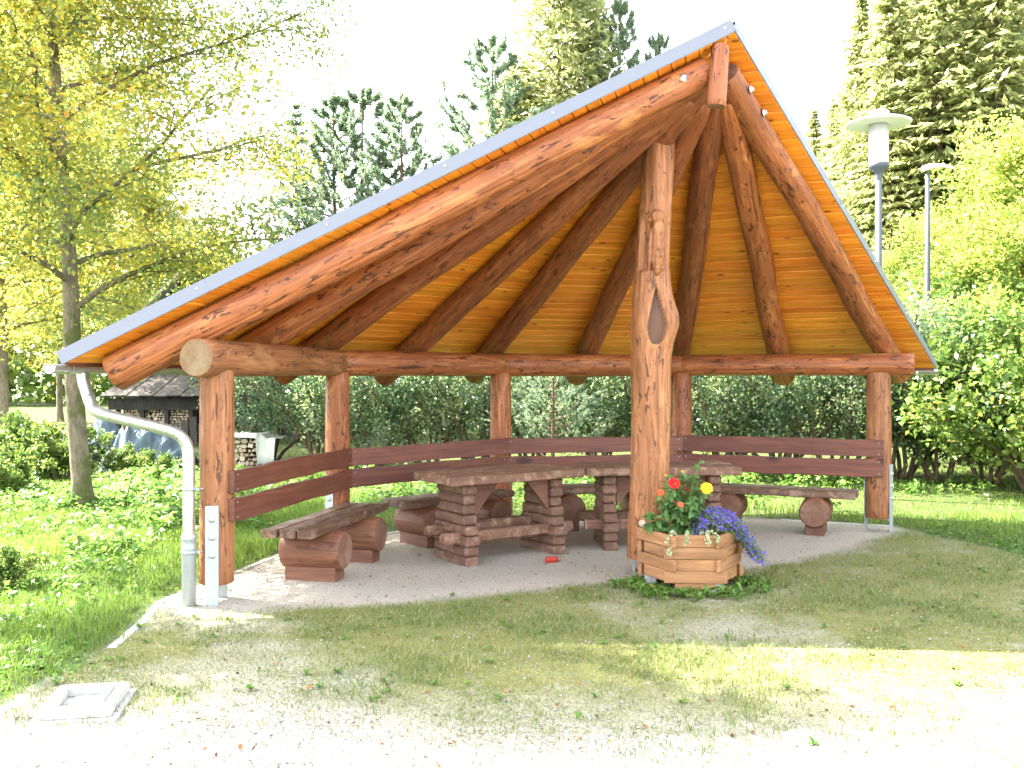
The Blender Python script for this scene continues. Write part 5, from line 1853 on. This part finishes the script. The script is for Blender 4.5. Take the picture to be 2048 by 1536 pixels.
slope = [(1628, 54, 215), (1668, 52, 190), (1722, 47, -12), (1778, 45, -90), (1835, 48, -140), (1880, 44, -180), (1940, 47, -200), (1995, 43, -230), (2055, 45, -220), (1750, 58, 20), (1810, 60, -60), (1765, 52, -40), (1860, 56, -160), (1925, 54, -190), (1815, 50, -130), (1905, 60, -120), (1975, 58, -160), (2090, 52, -200), (1700, 62, 150), (2190, 46, -220), (2290, 44, -240), (2400, 47, -220), (2530, 45, -240)]
ordn = ['first', 'second', 'third', 'fourth', 'fifth', 'sixth', 'seventh', 'eighth', 'ninth', 'tenth', 'eleventh', 'twelfth', 'thirteenth', 'fourteenth', 'fifteenth', 'sixteenth', 'seventeenth', 'eighteenth', 'nineteenth', 'twentieth', 'twenty-first', 'twenty-second', 'twenty-third']
order = sorted(range(len(slope)), key=lambda i: slope[i][0])
for i, (u, Y, yt) in enumerate(slope):
    con('slope_spruce', 'sunlit spruce on the right slope behind the lamps, %s from the left' % ordn[order.index(i)], spruce_far, u, Y, yt, 24, i * 1.9, 'spruces on the right slope', 1.3)

# dark wood far behind everything at the left and middle
n = 26000
X = rng.uniform(-60, 26, n); Y = rng.uniform(52, 64, n)
hmax = 4.2 + 2.6 * n2(X, Y * 0, 81, 0.22, 3) + np.clip((-X - 14) / 10, 0, 1) * 3.5
Z = ground_z(X, Y) + hmax * rng.uniform(0, 1, n) ** 0.8
nrm = rng.normal(0, 0.7, (n, 3)); nrm[:, 2] += 0.5
V, F = leaf_quads(np.stack([X, Y, Z], -1), nrm, rng.uniform(0.35, 0.8, n), 0.8)
ob = obj('far_wood', np_mesh('far_wood', V, F, M['leaf_mid'], np.clip(rng.normal(0.4, 0.25, n), 0, 1)))
tag(ob, 'strip of far green woodland glimpsed behind the hedge', 'woodland', kind='stuff')

# ------------------------------------------------------------------ sheds, woodpiles and tarpaulins at the left
M['greyplank'] = wood_mat('grey_weathered_plank', (0.085, 0.072, 0.06), (0.035, 0.03, 0.025), (0.15, 0.13, 0.11), 'Z', 0.85, 0.0, 0.3)
M['blackplank'] = wood_mat('blackened_plank', (0.035, 0.03, 0.028), (0.015, 0.013, 0.012), (0.07, 0.06, 0.055), 'Z', 0.8, 0.0, 0.3)
M['tin'] = metal_mat('grey_tin_roof', (0.42, 0.44, 0.46), 0.5, 0.4)
M['billet'] = leaf_mat('split_firewood', [(0, (0.14, 0.09, 0.055)), (0.5, (0.32, 0.24, 0.16)), (1, (0.52, 0.44, 0.33))], 0.0, 0.85)
M['tarp'] = plain_mat('blue_grey_tarpaulin', (0.075, 0.11, 0.135), 0.5, 0.35, 6, 0.03)
M['paletarp'] = plain_mat('pale_sheet', (0.48, 0.48, 0.45), 0.6, 0.2, 6, 0.03)

# barn with a dark boarded gable
bx0, bx1, byf, byb = -10.4, -6.2, 24.6, 31.0
bm_ = thing('barn', 'dark boarded barn gable with a grey tin roof above the left roof edge', 'barn', ((bx0 + bx1) / 2, byf, 0))
ze, zr = 2.6, 5.05
xm = at(424, 24.6)
n = 16
for j in range(n):
    xa, xb = bx0 + (bx1 - bx0) * j / n + 0.006, bx0 + (bx1 - bx0) * (j + 1) / n - 0.006
    def zt_(x):
        return ze + (zr - ze) * (1 - abs(x - xm) / (xm - bx0 if x < xm else bx1 - xm))
    y = byf - 0.012 * (j % 2)
    mb = MB()
    mb.add([(xa, y, -0.1), (xb, y, -0.1), (xb, y, zt_(xb)), (xa, y, zt_(xa)), (xa, y + 0.05, -0.1), (xb, y + 0.05, -0.1), (xb, y + 0.05, zt_(xb)), (xa, y + 0.05, zt_(xa))],
           [(0, 1, 2, 3), (5, 4, 7, 6), (0, 4, 5, 1), (1, 5, 6, 2), (2, 6, 7, 3), (3, 7, 4, 0)])
    obj('gable_board', mb.mesh('gable_board', M['blackplank']), None, bm_)
mb = MB()
mb.box(bx0 + 0.01, bx1 - 0.01, byf + 0.06, byb, -0.1, ze - 0.02)
obj('wall', mb.mesh('wall', M['blackplank']), None, bm_)
for s in (0, 1):
    a = Vector((xm, byf - 0.35, zr + 0.06)); b = Vector(((bx0 - 0.3) if s == 0 else (bx1 + 0.3), byf - 0.35, ze - 0.12))
    mb = MB()
    dv = Vector((0, byb - byf + 0.7, 0)); up = Vector((0, 0, 0.07))
    q = [a, b, b + dv, a + dv]
    mb.add(q + [p + up for p in q], [(0, 1, 2, 3), (7, 6, 5, 4), (0, 4, 5, 1), (1, 5, 6, 2), (2, 6, 7, 3), (3, 7, 4, 0)])
    obj('roof', mb.mesh('roof', M['tin']), None, bm_)

# low woodshed with stacked firewood
wx0, wx1, wy = -9.5, -7.15, 22.2
ws = thing('woodshed', 'low weathered woodshed with stacked firewood behind the downpipe', 'shed', ((wx0 + wx1) / 2, wy, 0))
for j in range(9):
    w = (wx1 - wx0 + 0.5) / 9
    mb = MB(); mb.box(-w / 2 + 0.008, w / 2 - 0.008, 0, 1.7, 0, 0.03, ch=0.004)
    mw = Matrix.Translation((wx0 - 0.25 + w * (j + 0.5), wy - 0.45, 1.18 + 0.012 * (j % 2))) @ Matrix.Rotation(0.29, 4, 'X')
    obj('roof_plank', mb.mesh('roof_plank', M['greyplank_y'] if 'greyplank_y' in M else M['greyplank']), mw, ws)
for j in range(5):
    mb = MB(); mb.box(-0.05, 0.05, -0.05, 0.05, -0.1, 1.16, ch=0.006)
    obj('upright', mb.mesh('upright', M['blackplank']), (wx0 + (wx1 - wx0) * j / 4, wy, 0), ws)
mb = MB(); mb.box(wx0 - 0.2, wx1 + 0.2, wy - 0.10, wy - 0.055, 0.86, 1.14)
obj('front_board', mb.mesh('front_board', M['blackplank']), None, ws)
mb = MB(); mb.box(wx0, wx1, wy + 1.0, wy + 1.05, -0.1, 1.5)
obj('back_wall', mb.mesh('back_wall', M['blackplank']), None, ws)
for j in range(4):
    mb = MB(); mb.box(-0.085, 0.085, -0.015, 0.015, -0.05, 0.55 + 0.08 * (j % 3), ch=0.003)
    obj('loose_board', mb.mesh('loose_board', M['greyplank']), Matrix.Translation((at(352, wy - 0.25) + 0.21 * j, wy - 0.22, 0)) @ Matrix.Rotation(0.12, 4, 'X'), ws)

def billets(x0, x1, y, z0, z1, d, s, seed):
    """stacked split logs: ends facing the viewer, wedge sections"""
    R = random.Random(seed)
    V, F, Rn = [], [], []
    z = z0
    row = 0
    while z < z1:
        x = x0 + R.uniform(0, s)
        while x < x1:
            w, h = s * R.uniform(0.6, 1.25), s * R.uniform(0.55, 1.0)
            o = len(V)
            dy = R.uniform(-0.04, 0.04)
            ng = R.choice([3, 4, 5])
            a0 = R.uniform(0, 6)
            pr = [(x + math.cos(a0 + 2 * PI * k / ng) * w * 0.55, z + h * 0.5 + math.sin(a0 + 2 * PI * k / ng) * h * 0.55) for k in range(ng)]
            V += [(p, y + dy, q) for p, q in pr] + [(p, y + dy + d, q) for p, q in pr]
            c = R.random()
            F.append(tuple(range(o, o + ng))); Rn.append(0.5 + 0.5 * c)
            for k in range(ng):
                F.append((o + k, o + ng + k, o + ng + (k + 1) % ng, o + (k + 1) % ng)); Rn.append(0.4 * c)
            x += w * 0.98
        z += s * 0.78
        row += 1
    me = bpy.data.meshes.new('firewood')
    me.from_pydata(V, [], F)
    a = me.attributes.new('rnd', 'FLOAT', 'FACE')
    a.data.foreach_set('value', Rn)
    me.materials.append(M['billet'])
    return me
o = obj('firewood', billets(wx0 + 0.08, wx1 - 0.7, wy + 0.1, 0.0, 1.0, 0.4, 0.085, 3), None, ws); o['kind'] = 'stuff'

# covered woodpile
wy2 = 16.3
xa, xb = at(468, wy2), at(520, wy2)
wp = thing('covered_woodpile', 'pale stacked firewood under a sheet between the left post and second post', 'woodpile', ((xa + xb) / 2, wy2, 0))
o = obj('firewood', billets(xa, xb, wy2, 0.0, 0.60, 0.5, 0.10, 8), None, wp); o['kind'] = 'stuff'
def drape(name, x0, x1, y0, y1, hf, mat, seed, n=38, parent=None, amp=0.06):
    xs, ys = np.linspace(x0, x1, n), np.linspace(y0, y1, max(8, n // 2))
    X, Y = np.meshgrid(xs, ys, indexing='ij')
    Z = hf(X, Y) + amp * n2(X, Y, seed, 5.0, 4) + amp * 0.5 * np.abs(n2(X, Y, seed + 3, 9.0, 3))
    Xj = X + 0.05 * n2(X, Y, seed + 5, 4, 3); Yj = Y + 0.05 * n2(X, Y, seed + 7, 4, 3)
    Z = np.maximum(Z, -0.05)
    a, b = X.shape
    i, k = np.meshgrid(np.arange(a - 1), np.arange(b - 1), indexing='ij')
    F = np.stack([i * b + k, (i + 1) * b + k, (i + 1) * b + k + 1, i * b + k + 1], -1).reshape(-1, 4)
    me = np_mesh(name, np.stack([Xj, Yj, Z], -1).reshape(-1, 3), F, mat, smooth=False)
    o = obj(name, me, None, parent)
    sm = o.modifiers.new('thickness', 'SOLIDIFY'); sm.thickness = 0.012
    return o
xw = at(548, wy2)
drape('cover_sheet', xa - 0.04, xw + 0.06, wy2 - 0.10, wy2 + 0.65,
      lambda X, Y: np.where(X < xb + 0.03, np.where(Y > wy2 - 0.06, 0.64, 0.56), 0.66 - np.clip((X - xb - 0.03) / 0.10, 0, 1) * 0.1) * np.where(X > xb + 0.02, np.clip((Y - wy2 + 0.12) / 0.12, 0, 1), 1), M['paletarp'], 91, 44, wp, 0.03)

def mound(cx, cy, wx, wy_, h):
    return lambda X, Y: h * np.clip(1 - ((X - cx) / wx) ** 2 - ((Y - cy) / wy_) ** 2, -0.3, 1)
x0, x1 = at(215, 16.4), at(375, 16.4)
tp_ = thing('tarpaulin_pile', 'crumpled blue-grey tarpaulin over a pile behind the mossy trunk', 'tarpaulin', ((x0 + x1) / 2, 16.4, 0))
drape('tarpaulin', x0, x1, 15.9, 17.3, lambda X, Y: mound((x0 + x1) / 2, 16.6, 0.95, 0.8, 0.62)(X, Y), M['tarp'], 93, 70, tp_, 0.24)
x0b, x1b = at(172, 17.6), at(235, 17.6)
tp2 = thing('tarpaulin_pile', 'smaller blue-grey tarpaulin heap directly right of the mossy trunk', 'tarpaulin', ((x0b + x1b) / 2, 17.6, 0))
drape('tarpaulin', x0b - 0.1, x1b, 17.2, 18.4, mound((x0b + x1b) / 2, 17.7, 0.5, 0.7, 0.85), M['tarp'], 97, 40, tp2, 0.16)
x0c, x1c = at(-40, 19.5), at(135, 19.5)
tp3 = thing('tarpaulin_pile', 'long pale grey sheeted heap at the left edge', 'tarpaulin', ((x0c + x1c) / 2, 19.5, 0))
drape('tarpaulin', x0c, x1c, 19.1, 20.4, mound((x0c + x1c) / 2, 19.7, 1.3, 0.8, 0.42), M['paletarp'], 99, 44, tp3, 0.10)
